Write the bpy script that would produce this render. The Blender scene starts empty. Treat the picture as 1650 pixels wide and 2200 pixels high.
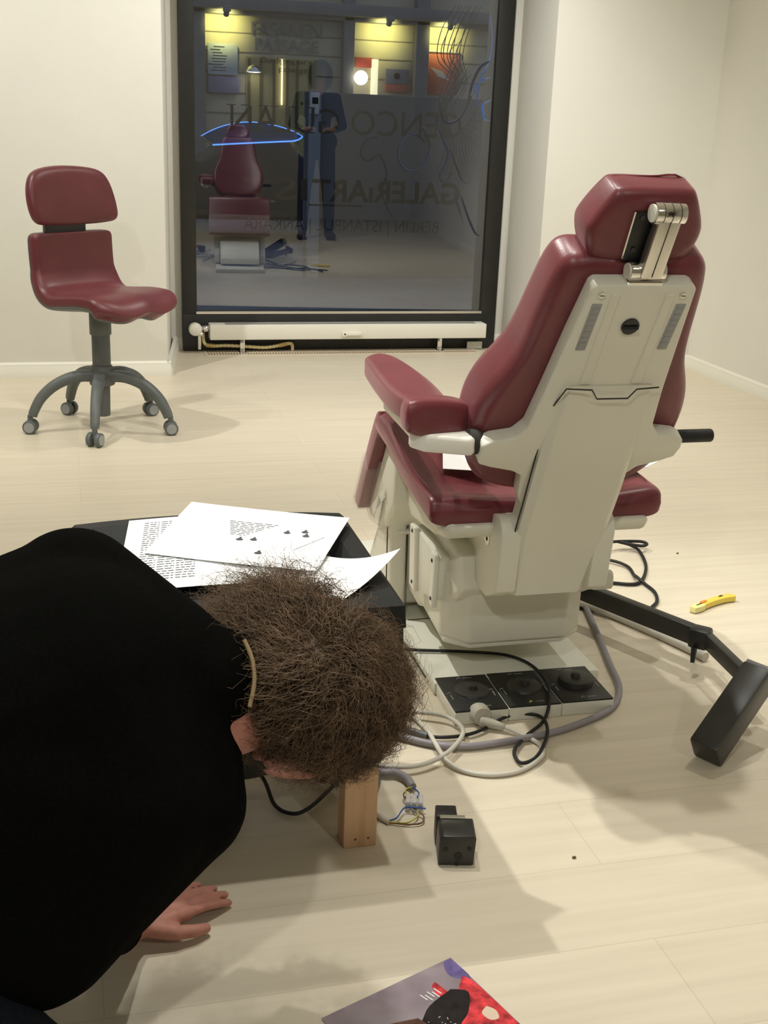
import bpy, bmesh, math, random
from mathutils import Vector, Matrix
import numpy as np
PI = math.pi
rnd = random.Random(7)
sc = bpy.context.scene
COL = sc.collection
R = math.radians

# ------------------------------------------------------------------ materials
def new_mat(name):
    m = bpy.data.materials.new(name); m.use_nodes = True
    return m, m.node_tree.nodes, m.node_tree.links, m.node_tree.nodes['Principled BSDF']

def mat(name, rgb, rough=.5, metal=0., noise=0., nscale=40., bump=0., bscale=200., spec=.5, coat=0., trans=0., sheen=0.):
    m, N, L, b = new_mat(name)
    b.inputs['Base Color'].default_value = (*rgb, 1)
    b.inputs['Roughness'].default_value = rough
    b.inputs['Metallic'].default_value = metal
    b.inputs['Specular IOR Level'].default_value = spec
    b.inputs['Coat Weight'].default_value = coat
    b.inputs['Transmission Weight'].default_value = trans
    b.inputs['Sheen Weight'].default_value = sheen; b.inputs['Sheen Tint'].default_value = (1, .55, .62, 1); b.inputs['Sheen Roughness'].default_value = .4
    tc = N.new('ShaderNodeTexCoord')
    if noise:
        n = N.new('ShaderNodeTexNoise'); n.inputs['Scale'].default_value = nscale; n.inputs['Detail'].default_value = 4
        L.new(tc.outputs['Object'], n.inputs['Vector'])
        r = N.new('ShaderNodeValToRGB')
        r.color_ramp.elements[0].position = .3; r.color_ramp.elements[1].position = .7
        r.color_ramp.elements[0].color = (*[c*(1-noise) for c in rgb], 1)
        r.color_ramp.elements[1].color = (*[min(1, c*(1+noise)) for c in rgb], 1)
        L.new(n.outputs['Fac'], r.inputs['Fac']); L.new(r.outputs['Color'], b.inputs['Base Color'])
    if bump:
        n = N.new('ShaderNodeTexNoise'); n.inputs['Scale'].default_value = bscale; n.inputs['Detail'].default_value = 3
        L.new(tc.outputs['Object'], n.inputs['Vector'])
        bp = N.new('ShaderNodeBump'); bp.inputs['Strength'].default_value = bump; bp.inputs['Distance'].default_value = .002
        L.new(n.outputs['Fac'], bp.inputs['Height']); L.new(bp.outputs['Normal'], b.inputs['Normal'])
    return m

def emit(name, rgb, s):
    m, N, L, b = new_mat(name)
    b.inputs['Base Color'].default_value = (*rgb, 1)
    b.inputs['Emission Color'].default_value = (*rgb, 1)
    b.inputs['Emission Strength'].default_value = s
    return m

M = {}
M['wall'] = mat('white_wall_paint', (.77, .755, .70), .85, noise=.02, nscale=3, bump=.15, bscale=120)
M['trim'] = mat('white_trim_paint', (.80, .78, .70), .45)
M['vinyl'] = mat('burgundy_vinyl', (.150, .029, .036), .36, noise=.10, nscale=14, bump=.10, bscale=350, spec=.5, sheen=.30)
M['vinyl_dull'] = mat('burgundy_stool_vinyl', (.118, .021, .026), .40, noise=.10, nscale=10, bump=.08, bscale=300, sheen=.12)
M['cream'] = mat('cream_plastic', (.70, .69, .595), .42, noise=.03, nscale=6, bump=.05, bscale=500)
M['cream_lit'] = mat('cream_enamel_lit', (.71, .70, .61), .35, noise=.02, nscale=6)  # slightly brighter cream for parts that catch the light, brightness in the colour
M['grey'] = mat('grey_plastic', (.105, .115, .112), .5, noise=.08, nscale=30)
M['greylight'] = mat('light_grey_plastic', (.30, .31, .31), .5)
M['chrome'] = mat('chrome', (.80, .79, .76), .12, 1.)
M['satin'] = mat('satin_aluminium', (.72, .70, .64), .32, 1.)
M['black'] = mat('black_plastic', (.012, .012, .011), .42, noise=.2, nscale=60, bump=.05)
M['tvblack'] = mat('charcoal_tv_plastic', (.010, .011, .010), .55, noise=.15, nscale=80, bump=.2, bscale=600, spec=.3)
M['armblack'] = mat('black_painted_metal', (.026, .025, .023), .38, noise=.15, nscale=30)
M['boxgrey'] = mat('grey_end_cap', (.17, .165, .165), .5)
M['rubber'] = mat('black_rubber', (.008, .008, .009), .6)
M['gap'] = mat('dark_joint', (.03, .028, .022), .8)
M['frame'] = mat('black_window_frame', (.012, .012, .010), .45, noise=.2, nscale=40)
M['paper'] = mat('white_paper', (.93, .94, .94), .8)
M['ink'] = mat('grey_print', (.07, .07, .08), .9)
M['wood'] = None
M['skin'] = mat('skin', (.46, .20, .15), .5, noise=.10, nscale=60, bump=.1, bscale=300)
M['sweater'] = mat('black_knit', (.0035, .0035, .003), 1., noise=.3, nscale=300, bump=.5, bscale=900, spec=.04)
M['trousers'] = mat('dark_navy_denim', (.008, .010, .014), .95, noise=.3, nscale=200, spec=.1)
M['hair'] = mat('brown_curly_hair', (.165, .105, .062), .5, noise=.45, nscale=35, spec=.3)
M['hairdark'] = mat('dark_hair', (.02, .015, .012), .6)
M['yellow'] = mat('yellow_plastic', (.78, .60, .08), .35)
M['yellowpale'] = mat('pale_yellow_plastic', (.80, .72, .30), .35)
M['orange'] = mat('orange_plastic', (.75, .28, .03), .4)
M['cablegrey'] = mat('grey_cable', (.27, .25, .27), .5)
M['cablewhite'] = mat('white_cable', (.58, .55, .48), .45)
M['blue'] = mat('blue_wire', (.03, .10, .42), .4)
M['gy'] = mat('green_yellow_wire', (.50, .52, .08), .4)
M['brown'] = mat('brown_wire', (.16, .07, .03), .4)
M['brass'] = mat('brass_fitting', (.62, .48, .22), .3, 1.)
M['hose'] = mat('cream_corrugated_hose', (.70, .60, .32), .5)
M['plug'] = mat('dusty_white_plug', (.48, .45, .37), .6, noise=.1, nscale=60)
M['decal'] = mat('dark_grey_vinyl_lettering', (.012, .013, .015), .6)
M['decal2'] = mat('navy_ink', (.015, .022, .05), .5)
M['decalblue'] = mat('blue_ink', (.03, .12, .40), .5)
M['strap'] = mat('tan_strap', (.30, .21, .11), .8)

def clear_mat(name, rgb, a):
    m, N, L, b = new_mat(name)
    out = [n for n in N if n.type == 'OUTPUT_MATERIAL'][0]
    t = N.new('ShaderNodeBsdfTransparent'); mx = N.new('ShaderNodeMixShader'); mx.inputs[0].default_value = a
    b.inputs['Base Color'].default_value = (*rgb, 1); b.inputs['Roughness'].default_value = .25
    L.new(t.outputs[0], mx.inputs[1]); L.new(b.outputs[0], mx.inputs[2]); L.new(mx.outputs[0], out.inputs['Surface'])
    return m
M['film'] = clear_mat('clear_plastic_film', (.66, .58, .53), .22)
M['tape'] = clear_mat('clear_tape', (.80, .78, .70), .6)
M['clear'] = clear_mat('clear_terminal_plastic', (.70, .68, .70), .65)

def pane_mat():
    m, N, L, b = new_mat('window_glass')
    N.remove(b)
    out = [n for n in N if n.type == 'OUTPUT_MATERIAL'][0]
    t = N.new('ShaderNodeBsdfTransparent'); t.inputs[0].default_value = (.76, .80, .83, 1)
    g = N.new('ShaderNodeBsdfGlossy'); g.inputs['Roughness'].default_value = .0; g.inputs[0].default_value = (.95, .97, 1, 1)
    f = N.new('ShaderNodeLayerWeight'); f.inputs['Blend'].default_value = .25
    mr = N.new('ShaderNodeMapRange'); mr.inputs['To Min'].default_value = .165; mr.inputs['To Max'].default_value = .85
    mr.inputs['From Min'].default_value = .0; mr.inputs['From Max'].default_value = 1.
    L.new(f.outputs['Fresnel'], mr.inputs['Value'])
    mx = N.new('ShaderNodeMixShader')
    L.new(mr.outputs[0], mx.inputs[0]); L.new(t.outputs[0], mx.inputs[1]); L.new(g.outputs[0], mx.inputs[2])
    L.new(mx.outputs[0], out.inputs['Surface'])
    return m
M['pane'] = pane_mat()

def floor_mat():
    m, N, L, b = new_mat('pale_birch_laminate')
    tc = N.new('ShaderNodeTexCoord')
    br = N.new('ShaderNodeTexBrick')
    br.inputs['Scale'].default_value = 1.; br.inputs['Brick Width'].default_value = 1.28; br.inputs['Row Height'].default_value = .19
    br.inputs['Mortar Size'].default_value = .0012; br.inputs['Mortar Smooth'].default_value = .3; br.offset = .37
    br.inputs['Color1'].default_value = (.655, .590, .470, 1); br.inputs['Color2'].default_value = (.675, .608, .488, 1)
    br.inputs['Mortar'].default_value = (.58, .51, .40, 1)
    L.new(tc.outputs['Object'], br.inputs['Vector'])
    mp = N.new('ShaderNodeMapping'); mp.inputs['Scale'].default_value = (2.2, 38., 1.)
    L.new(tc.outputs['Object'], mp.inputs['Vector'])
    n = N.new('ShaderNodeTexNoise'); n.inputs['Scale'].default_value = 1.; n.inputs['Detail'].default_value = 6
    L.new(mp.outputs[0], n.inputs['Vector'])
    rp = N.new('ShaderNodeValToRGB')
    rp.color_ramp.elements[0].position = .3; rp.color_ramp.elements[0].color = (.94, .925, .90, 1)
    rp.color_ramp.elements[1].position = .68; rp.color_ramp.elements[1].color = (1.04, 1.03, 1.02, 1)
    L.new(n.outputs['Fac'], rp.inputs['Fac'])
    mx = N.new('ShaderNodeMix'); mx.data_type = 'RGBA'; mx.blend_type = 'MULTIPLY'; mx.inputs['Factor'].default_value = 1
    L.new(br.outputs['Color'], mx.inputs['A']); L.new(rp.outputs['Color'], mx.inputs['B'])
    L.new(mx.outputs['Result'], b.inputs['Base Color'])
    b.inputs['Roughness'].default_value = .38; b.inputs['Specular IOR Level'].default_value = .4
    return m
M['floor'] = floor_mat()

def wood_mat():
    m, N, L, b = new_mat('raw_pine')
    tc = N.new('ShaderNodeTexCoord'); mp = N.new('ShaderNodeMapping'); mp.inputs['Scale'].default_value = (60, 60, 4)
    L.new(tc.outputs['Object'], mp.inputs['Vector'])
    n = N.new('ShaderNodeTexNoise'); n.inputs['Scale'].default_value = 1; n.inputs['Detail'].default_value = 5
    L.new(mp.outputs[0], n.inputs['Vector'])
    r = N.new('ShaderNodeValToRGB'); r.color_ramp.elements[0].color = (.60, .36, .19, 1); r.color_ramp.elements[1].color = (.74, .50, .31, 1)
    r.color_ramp.elements[0].position = .25; r.color_ramp.elements[1].position = .6
    L.new(n.outputs['Fac'], r.inputs['Fac']); L.new(r.outputs['Color'], b.inputs['Base Color'])
    b.inputs['Roughness'].default_value = .6
    return m
M['wood'] = wood_mat()

# ------------------------------------------------------------------ mesh helpers
def link(name, me, m, parent=None):
    o = bpy.data.objects.new(name, me); COL.objects.link(o)
    if m is not None:
        if isinstance(m, (list, tuple)):
            for k in m: me.materials.append(k)
        else: me.materials.append(m)
    if parent is not None:
        o.parent = parent; o.matrix_parent_inverse = Matrix.Translation(-parent.location)
    return o

def tag(o, label=None, cat=None, group=None, kind=None):
    if label: o['label'] = label
    if cat: o['category'] = cat
    if group: o['group'] = group
    if kind: o['kind'] = kind
    return o

def empty(name, loc, label, cat, group=None):
    o = bpy.data.objects.new(name, None); COL.objects.link(o); o.location = loc; o.empty_display_size = .05
    return tag(o, label, cat, group)

def mesh_of(name, verts, faces, m, parent=None, smooth=None, mats=None):
    me = bpy.data.meshes.new(name)
    me.from_pydata([tuple(v) for v in verts], [], faces); me.validate(); me.update()
    bm = bmesh.new(); bm.from_mesh(me); bmesh.ops.recalc_face_normals(bm, faces=bm.faces); bm.to_mesh(me); bm.free()
    if smooth is not None:
        for p in me.polygons: p.use_smooth = True
        me.set_sharp_from_angle(angle=R(smooth))
    if mats: me.polygons.foreach_set('material_index', mats)
    return link(name, me, m, parent)

class MB:
    """collects shapes of one part into one mesh"""
    def __init__(s): s.v = []; s.f = []; s.mi = []
    def add(s, v, f, mi=0):
        o = len(s.v); s.v += [tuple(p) for p in v]; s.f += [tuple(i+o for i in q) for q in f]; s.mi += [mi]*len(f); return s
    def box(s, c, d, rot=None, bev=0., mi=0):
        bm = bmesh.new(); bmesh.ops.create_cube(bm, size=1)
        bmesh.ops.scale(bm, vec=d, verts=bm.verts)
        if bev: bmesh.ops.bevel(bm, geom=bm.edges[:], offset=bev, segments=2, profile=.5, affect='EDGES')
        return s._take(bm, c, rot, mi)
    def _take(s, bm, c, rot, mi):
        mt = Matrix.Translation(c)
        if rot is not None: mt = mt @ (rot if isinstance(rot, Matrix) else Matrix.Rotation(rot, 4, 'Z'))
        bmesh.ops.transform(bm, matrix=mt, verts=bm.verts)
        bm.verts.ensure_lookup_table()
        s.add([v.co.copy() for v in bm.verts], [[v.index for v in f.verts] for f in bm.faces], mi); bm.free(); return s
    def cyl(s, a, b, r, r2=None, n=20, bev=0., mi=0):
        a, b = Vector(a), Vector(b); d = b-a; L = d.length
        bm = bmesh.new()
        bmesh.ops.create_cone(bm, cap_ends=True, segments=n, radius1=r, radius2=r if r2 is None else r2, depth=L)
        if bev:
            ed = [e for e in bm.edges if any(len(f.verts) > 4 for f in e.link_faces)]
            bmesh.ops.bevel(bm, geom=ed, offset=bev, segments=2, profile=.5, affect='EDGES')
        q = Vector((0, 0, 1)).rotation_difference(d.normalized()).to_matrix().to_4x4()
        return s._take(bm, (a+b)/2, q, mi)
    def tube(s, pts, r, n=8, sub=6, mi=0, smooth=True, closed=False):
        P = catmull(pts, sub, closed) if smooth else [Vector(p) for p in pts]
        rr = r if callable(r) else (lambda t: r)
        prev = None; rings = []
        for i, p in enumerate(P):
            t = (P[min(i+1, len(P)-1)] - P[max(i-1, 0)])
            t = t.normalized() if t.length > 1e-9 else Vector((0, 0, 1))
            if prev is None:
                u = t.cross(Vector((0, 0, 1)));
                if u.length < .1: u = t.cross(Vector((1, 0, 0)))
            else: u = prev - t*prev.dot(t)
            u.normalize(); prev = u; w = t.cross(u); q = rr(i/max(1, len(P)-1))
            rings.append([p + (u*math.cos(2*PI*k/n) + w*math.sin(2*PI*k/n))*q for k in range(n)])
        v = [x for rg in rings for x in rg]; f = []
        for i in range(len(rings)-1):
            for k in range(n): f.append((i*n+k, i*n+(k+1) % n, (i+1)*n+(k+1) % n, (i+1)*n+k))
        f.append(tuple(range(n))[::-1]); f.append(tuple((len(rings)-1)*n+k for k in range(n)))
        return s.add(v, f, mi)
    def prism(s, poly, fmap, w0, w1, bev=0., segs=3, mi=0):
        bm = bmesh.new()
        a = [bm.verts.new((p[0], p[1], w0)) for p in poly]; b = [bm.verts.new((p[0], p[1], w1)) for p in poly]
        n = len(poly)
        bm.faces.new(a[::-1]); bm.faces.new(b)
        for i in range(n): bm.faces.new((a[i], a[(i+1) % n], b[(i+1) % n], b[i]))
        bmesh.ops.recalc_face_normals(bm, faces=bm.faces)
        if bev: bmesh.ops.bevel(bm, geom=bm.edges[:], offset=bev, segments=segs, profile=.5, affect='EDGES', clamp_overlap=True)
        bm.verts.ensure_lookup_table()
        s.add([fmap(*v.co) for v in bm.verts], [[v.index for v in f.verts] for f in bm.faces], mi); bm.free(); return s
    def lathe(s, prof, c=(0, 0, 0), n=28, mt=None, mi=0):
        v = []; f = []; m = len(prof)
        for k in range(n):
            a = 2*PI*k/n
            for r, z in prof:
                p = Vector((r*math.cos(a), r*math.sin(a), z))
                if mt is not None: p = mt @ p
                v.append(p + Vector(c))
        for k in range(n):
            for i in range(m-1): f.append((k*m+i, ((k+1) % n)*m+i, ((k+1) % n)*m+i+1, k*m+i+1))
        return s.add(v, f, mi)
    def ell(s, c, r, n=20, mt=None, mi=0):
        bm = bmesh.new(); bmesh.ops.create_uvsphere(bm, u_segments=n, v_segments=n//2+2, radius=1)
        bmesh.ops.scale(bm, vec=r, verts=bm.verts)
        return s._take(bm, c, mt, mi)
    def build(s, name, m, parent=None, smooth=35):
        return mesh_of(name, s.v, s.f, m, parent, smooth, s.mi if isinstance(m, (list, tuple)) else None)

def catmull(pts, sub=6, closed=False):
    P = [Vector(p) for p in pts]; n = len(P); out = []
    if n < 3 and not closed: return P
    rng = range(n) if closed else range(n-1)
    for i in rng:
        g = lambda k: P[k % n] if closed else P[min(max(k, 0), n-1)]
        p0, p1, p2, p3 = g(i-1), g(i), g(i+1), g(i+2)
        for j in range(sub):
            t = j/sub; t2 = t*t; t3 = t2*t
            out.append(.5*((2*p1)+(p2-p0)*t+(2*p0-5*p1+4*p2-p3)*t2+(3*p1-p0-3*p2+p3)*t3))
    if not closed: out.append(P[-1])
    return out

def pad(name, outline, fmap, w0, w1, rad, m, parent=None, sub=5, front=0., back=0., steps=5):
    """an upholstered pad: smooth closed outline in (u,v), thickness from w0 to w1, rounded rim"""
    O = [Vector((p.x, p.y)) for p in catmull([(a, b, 0) for a, b in outline], sub, True)]
    n = len(O)
    ar = sum(O[i].x*O[(i+1) % n].y-O[(i+1) % n].x*O[i].y for i in range(n)); sg = 1 if ar > 0 else -1
    N = []
    for i in range(n):
        t = (O[(i+1) % n]-O[i-1]).normalized(); N.append(Vector((-t.y, t.x))*sg)
    ins = [O]; stp = 12
    for k in range(stp):                                            # step inwards, easing the corners on the way
        Q = ins[-1]; Nn = []
        for i in range(n):
            t = (Q[(i+1) % n]-Q[i-1]); t = t.normalized() if t.length > 1e-9 else Vector((1, 0)); Nn.append(Vector((-t.y, t.x))*sg)
        Q = [Q[i]+Nn[i]*rad/stp for i in range(n)]
        for _ in range(3): Q = [Q[i]*.5+(Q[i-1]+Q[(i+1) % n])*.25 for i in range(n)]
        ins.append(Q)
    def inset(q):
        x = max(0, min(stp, q*stp)); i0 = min(int(x), stp-1); fr = x-i0
        return [ins[i0][i]*(1-fr)+ins[i0+1][i]*fr for i in range(n)]
    inn = ins[-1]; c = sum(inn, Vector((0, 0)))/n
    rings = []
    for k in range(6, 0, -1):
        s_ = 1-k/6.; e = 1-s_*s_; rings.append(([c+(p-c)*s_ for p in inn], w0-back*e))
    for k in range(steps+1):
        a = PI/2*k/steps; rings.append((inset(1-math.sin(a)), w0+rad*(1-math.cos(a))))
    for k in range(steps+1):
        a = PI/2*k/steps; rings.append((inset(1-math.cos(a)), w1-rad*(1-math.sin(a))))
    for k in range(1, 7):
        s_ = 1-k/6.; e = 1-s_*s_; rings.append(([c+(p-c)*s_ for p in inn], w1+front*e))
    v = [fmap(p.x, p.y, w) for pts, w in rings for p in pts]; f = []
    for r_ in range(len(rings)-1):
        for i in range(n): f.append((r_*n+i, r_*n+(i+1) % n, (r_+1)*n+(i+1) % n, (r_+1)*n+i))
    me = bpy.data.meshes.new(name); me.from_pydata([tuple(x) for x in v], [], f)
    bm = bmesh.new(); bm.from_mesh(me); bmesh.ops.remove_doubles(bm, verts=bm.verts, dist=1e-6); bmesh.ops.recalc_face_normals(bm, faces=bm.faces)
    bm.to_mesh(me); bm.free()
    for p in me.polygons: p.use_smooth = True
    return link(name, me, m, parent)

def text_mesh(txt, size, extrude=0., bold=0., spacing=1.):
    cu = bpy.data.curves.new('lettering', 'FONT'); cu.body = txt; cu.size = size; cu.extrude = extrude; cu.offset = bold
    cu.align_x = 'LEFT'; cu.space_character = spacing; cu.resolution_u = 3
    o = bpy.data.objects.new('lettering', cu); COL.objects.link(o)
    dg = bpy.context.evaluated_depsgraph_get()
    me = bpy.data.meshes.new_from_object(o.evaluated_get(dg))
    bpy.data.objects.remove(o); bpy.data.curves.remove(cu); me.materials.clear()
    return me

def put_text(mb, txt, size, width, fmap, extrude=.0006, bold=0., serif=0., mi=0):
    """lettering scaled to a width and mapped by fmap(u, v, w)"""
    me = text_mesh(txt, size, extrude, bold)
    xs = [v.co.x for v in me.vertices]; x0, x1 = min(xs), max(xs); k = width/(x1-x0) if width else 1
    vs = [fmap((v.co.x-x0)*k, v.co.y, v.co.z) for v in me.vertices]
    mb.add(vs, [tuple(p.vertices) for p in me.polygons], mi)
    bpy.data.meshes.remove(me); return mb

XY = lambda z0: (lambda u, v, w: Vector((u, v, z0+w)))
def YZ(u, v, w): return Vector((w, u, v))
def XZ(u, v, w): return Vector((u, w, v))

def tubeobj(name, pts, r, m, label, cat, group=None, n=8, sub=8):
    return tag(MB().tube(pts, r, n, sub).build(name, m, None, 60), label, cat, group)

# ------------------------------------------------------------------ camera
H = 1.15
cam = bpy.data.cameras.new('camera'); co = bpy.data.objects.new('camera', cam); COL.objects.link(co)
yaw, pit, rol, FPX = .264, .318, .039, 2540.
cy, sy, cp, sp = math.cos(yaw), math.sin(yaw), math.cos(pit), math.sin(pit)
Fw = Vector((sy*cp, cy*cp, -sp)); R0 = Vector((cy, -sy, 0)); U0 = R0.cross(Fw)
Rt = R0*math.cos(rol)+U0*math.sin(rol); Up = U0*math.cos(rol)-R0*math.sin(rol)
mw = Matrix(((Rt.x, Up.x, -Fw.x, 0), (Rt.y, Up.y, -Fw.y, 0), (Rt.z, Up.z, -Fw.z, H), (0, 0, 0, 1)))
co.matrix_world = mw
cam.sensor_fit = 'VERTICAL'; cam.sensor_height = 32.; cam.lens = FPX/2200*32.
cam.clip_start = .02; cam.clip_end = 200
sc.camera = co

# ------------------------------------------------------------------ room shell
YW, YB, XR = 6.127, 5.489, 3.083
XL, YR, ZC = -3.2, -2.6, 3.0
RL0, RL1, RR0, RR1 = .420, .505, 2.219, 2.302      # niche side walls: front and back edges

def struct(name, mb, m, smooth=35):
    return tag(mb.build(name, m, None, smooth), kind='structure')

fl = MB(); fl.box(((XL+XR)/2, (YR+YW+.1)/2, -.03), (XR-XL, YW+.1-YR, .06)); struct('floor', fl, M['floor'])
b = MB(); b.box(((XL+XR)/2, (YR+YW)/2, ZC+.05), (XR-XL+.3, YW-YR+.5, .1)); struct('ceiling', b, M['wall'])
b = MB(); b.prism([(XL-.15, YB), (RL0, YB), (RL1, YW+.15), (XL-.15, YW+.15)], XY(0), 0, ZC, .004, 2); struct('wall_back_left', b, M['wall'])
b = MB(); b.prism([(RR0, YB), (XR+.15, YB), (XR+.15, YW+.15), (RR1, YW+.15)], XY(0), 0, ZC, .004, 2); struct('wall_back_right', b, M['wall'])
b = MB(); b.box((XR+.075, (YR+YB)/2, ZC/2), (.15, YB-YR+.3, ZC)); struct('wall_right', b, M['wall'])
b = MB(); b.box((XL-.075, (YR+YB)/2, ZC/2), (.15, YB-YR+.3, ZC)); struct('wall_left', b, M['wall'])
b = MB(); b.box(((XL+XR)/2, YR-.075, ZC/2), (XR-XL, .15, ZC)); struct('wall_rear', b, M['wall'])
# plaster strips beside the window frame, part of the niche
b = MB(); b.box(((RL1+.543)/2-.02, YW+.075, ZC/2), (.543-RL1+.05, .15, ZC)); struct('trim_1', b, M['wall'])
b = MB(); b.box(((RR1+2.225)/2+.01, YW+.075, ZC/2), (RR1-2.225+.02, .15, ZC)); struct('trim_2', b, M['wall'])
# skirting
def skirt(name, pts):
    b = MB()
    for (x0, y0), (x1, y1) in zip(pts[:-1], pts[1:]):
        d = Vector((x1-x0, y1-y0)); L = d.length; d /= L; nn = Vector((d.y, -d.x))
        f = lambda u, v, w, x0=x0, y0=y0, d=d, nn=nn: Vector((x0+d.x*w+nn.x*u, y0+d.y*w+nn.y*u, v))
        b.prism([(-.004, 0), (.022, 0), (.022, .028), (.014, .044), (.012, .058), (.004, .066), (-.004, .066)], f, -.012, L+.012)
    struct(name, b, M['trim'], 30)
skirt('baseboard_back_left', [(XL, YB), (RL0, YB)])
skirt('baseboard_niche_left', [(RL0, YB), (RL1, YW), (.60, YW)])
skirt('baseboard_niche_right', [(2.16, YW), (RR1, YW), (RR0, YB)])
skirt('baseboard_back_right', [(RR0, YB), (XR, YB)])
skirt('baseboard_right', [(XR, YB), (XR, YR)])
skirt('baseboard_left', [(XL, YR), (XL, YB)])
skirt('baseboard_rear', [(XR, YR), (XL, YR)])

# ------------------------------------------------------------------ window
ZT = 2.75
win = tag(MB().box((1.384, YW+.02, .094), (1.682, .16, .188), bev=.004).box((1.384, YW+.02, ZT+.06), (1.682, .16, .12), bev=.004)
          .box((.579, YW+.02, ZT/2), (.072, .158, ZT), bev=.004).box((2.181, YW+.02, ZT/2), (.088, .158, ZT), bev=.004)
          .build('window_1', M['frame']), kind='structure')
MB().box((1.376, YW-.052, .196), (1.53, .02, .012)).build('glazing_bead', M['satin'], win)
# the wall above the window
b = MB(); b.box(((RL1+RR1)/2, YW+.075, (ZT+.1+ZC)/2), (RR1-RL1+.1, .15, ZC-ZT-.1)); struct('trim_3', b, M['wall'])
PA = R(-3.5); PC = Vector((1.376, 6.135, 0)); PRM = Matrix.Rotation(PA, 4, 'Z')
def onpane(u, v, w=0.):      # u along the glass from its middle, v height, w towards the street
    return PC + PRM @ Vector((u, w, v))
def glassx(x): return x-1.376
pn = mesh_of('glass_pane', [onpane(-.80, .17), onpane(.80, .17), onpane(.80, ZT+.02), onpane(-.80, ZT+.02)], [(0, 1, 2, 3)], M['pane'], win)
# reversed shop lettering on the outer face of the glass
def deco(txt, xr, xl, z, size, bold=0., under=None, mb=None):
    mb = mb or MB()
    f = lambda u, v, w: onpane(glassx(xr)-u, z+v, .004+w)
    put_text(mb, txt, size, xr-xl, f, .0004, bold); return mb
b = deco('GENCO G\u00dcLAN', 1.985, .80, 1.085, .175)
# serif feet on the name's uprights
for x in (1.93, 1.845, 1.20, 1.11, 1.02, .965, .875, .805):
    for zz in (1.087, 1.207): b.box(onpane(glassx(x), zz, .0045), (.045, .0008, .005), PRM)
tag(b.build('window_lettering', M['decal'], None, None), 'mirrored dark serif name lettering across the window glass, uppermost of the three lines', 'lettering', 'reversed lettering on the window')
b = deco('GALER\u0131ART', 1.995, 1.215, .757, .152, .0035)
b.ell(onpane(glassx(1.595), .872, .0045), (.010, .001, .010), 12, PRM)
deco('IST', 1.19, .86, .757, .152, .0022, mb=b)
wl_ = tag(b.build('window_lettering', M['decal'], None, None), 'mirrored bold gallery name on the glass with a short bar underneath', 'lettering', 'reversed lettering on the window')
MB().box(onpane(glassx(1.338), .735, .0045), (.277, .0008, .010), PRM).build('underline', M['decal'], wl_, None)
b = deco('BERLIN | ISTANBUL | ANKARA', 1.888, .865, .607, .085)
tag(b.build('window_lettering', M['decal'], None, None), 'mirrored thin city names on the glass, lowest line of the lettering', 'lettering', 'reversed lettering on the window')
# brush drawing on the right of the glass
b = MB()
def stroke(pts, r, mi=0):
    b.tube([onpane(glassx(x), z, .005) for x, z in pts], lambda t: r*(.35+.65*math.sin(PI*min(1, .12+t*.8))), 5, 7, mi)
for k in range(9):
    o = k*.016; j = rnd.uniform(-.02, .02)
    stroke([(2.05-o, 1.72), (2.00-o+j, 1.60), (1.97-o, 1.48+j), (2.0-o*.5, 1.36), (1.96-o+j, 1.24)], .0024)
    stroke([(2.02-o*.6, 1.40+o), (1.95-o*.5+j, 1.31), (1.90-o*.3, 1.24+j), (1.92-o*.4, 1.14), (1.96-o*.5, 1.03+j), (1.93-o*.6, .90)], .0026)
for k in range(7):
    o = k*.014
    stroke([(2.09, 1.30-o*3), (2.05-o, 1.20-o), (2.04-o, 1.06-o), (2.08-o*.4, .95-o)], .0022)
    stroke([(1.95, 1.55-o*4), (1.90+o*.4, 1.50-o*4), (1.92, 1.44-o*4)], .0018)
stroke([(2.13, 1.47), (2.07, 1.44), (2.03, 1.36), (2.01, 1.26)], .008); stroke([(2.125, 1.39), (2.06, 1.36), (2.04, 1.30)], .006, 1)
stroke([(2.10, 1.68), (2.12, 1.58), (2.11, 1.46), (2.07, 1.38), (2.06, 1.27), (2.12, 1.20)], .006, 1); stroke([(2.13, 1.28), (2.09, 1.25), (2.10, 1.19), (2.13, 1.18)], .007, 1)
stroke([(1.86, 1.26), (1.88, 1.18), (1.92, 1.16), (1.98, 1.20), (2.03, 1.30)], .008)
stroke([(1.87, 1.22), (1.86, 1.15), (1.89, 1.08), (1.92, 1.0), (1.88, .90), (1.91, .87), (1.95, .92)], .008)
stroke([(1.93, 1.03), (1.96, .96), (2.0, .88), (2.04, .86)], .006)
stroke([(1.96, .82), (1.99, .74), (2.02, .66)], .006); stroke([(2.0, .80), (2.05, .68), (2.09, .61), (2.12, .60)], .009)
stroke([(1.80, 1.06), (1.74, 1.10), (1.68, 1.07), (1.66, .98), (1.72, .92), (1.80, .96), (1.82, 1.05), (1.78, 1.13)], .008)
stroke([(1.55, 1.08), (1.49, 1.06), (1.46, 1.0), (1.50, .96), (1.56, .99), (1.60, .90), (1.58, .80), (1.64, .68)], .006)
tag(b.build('window_drawing', [M['decal2'], M['decalblue']], None, 60), 'swirling dark and blue line drawing down the right of the glass', 'drawing')

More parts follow.
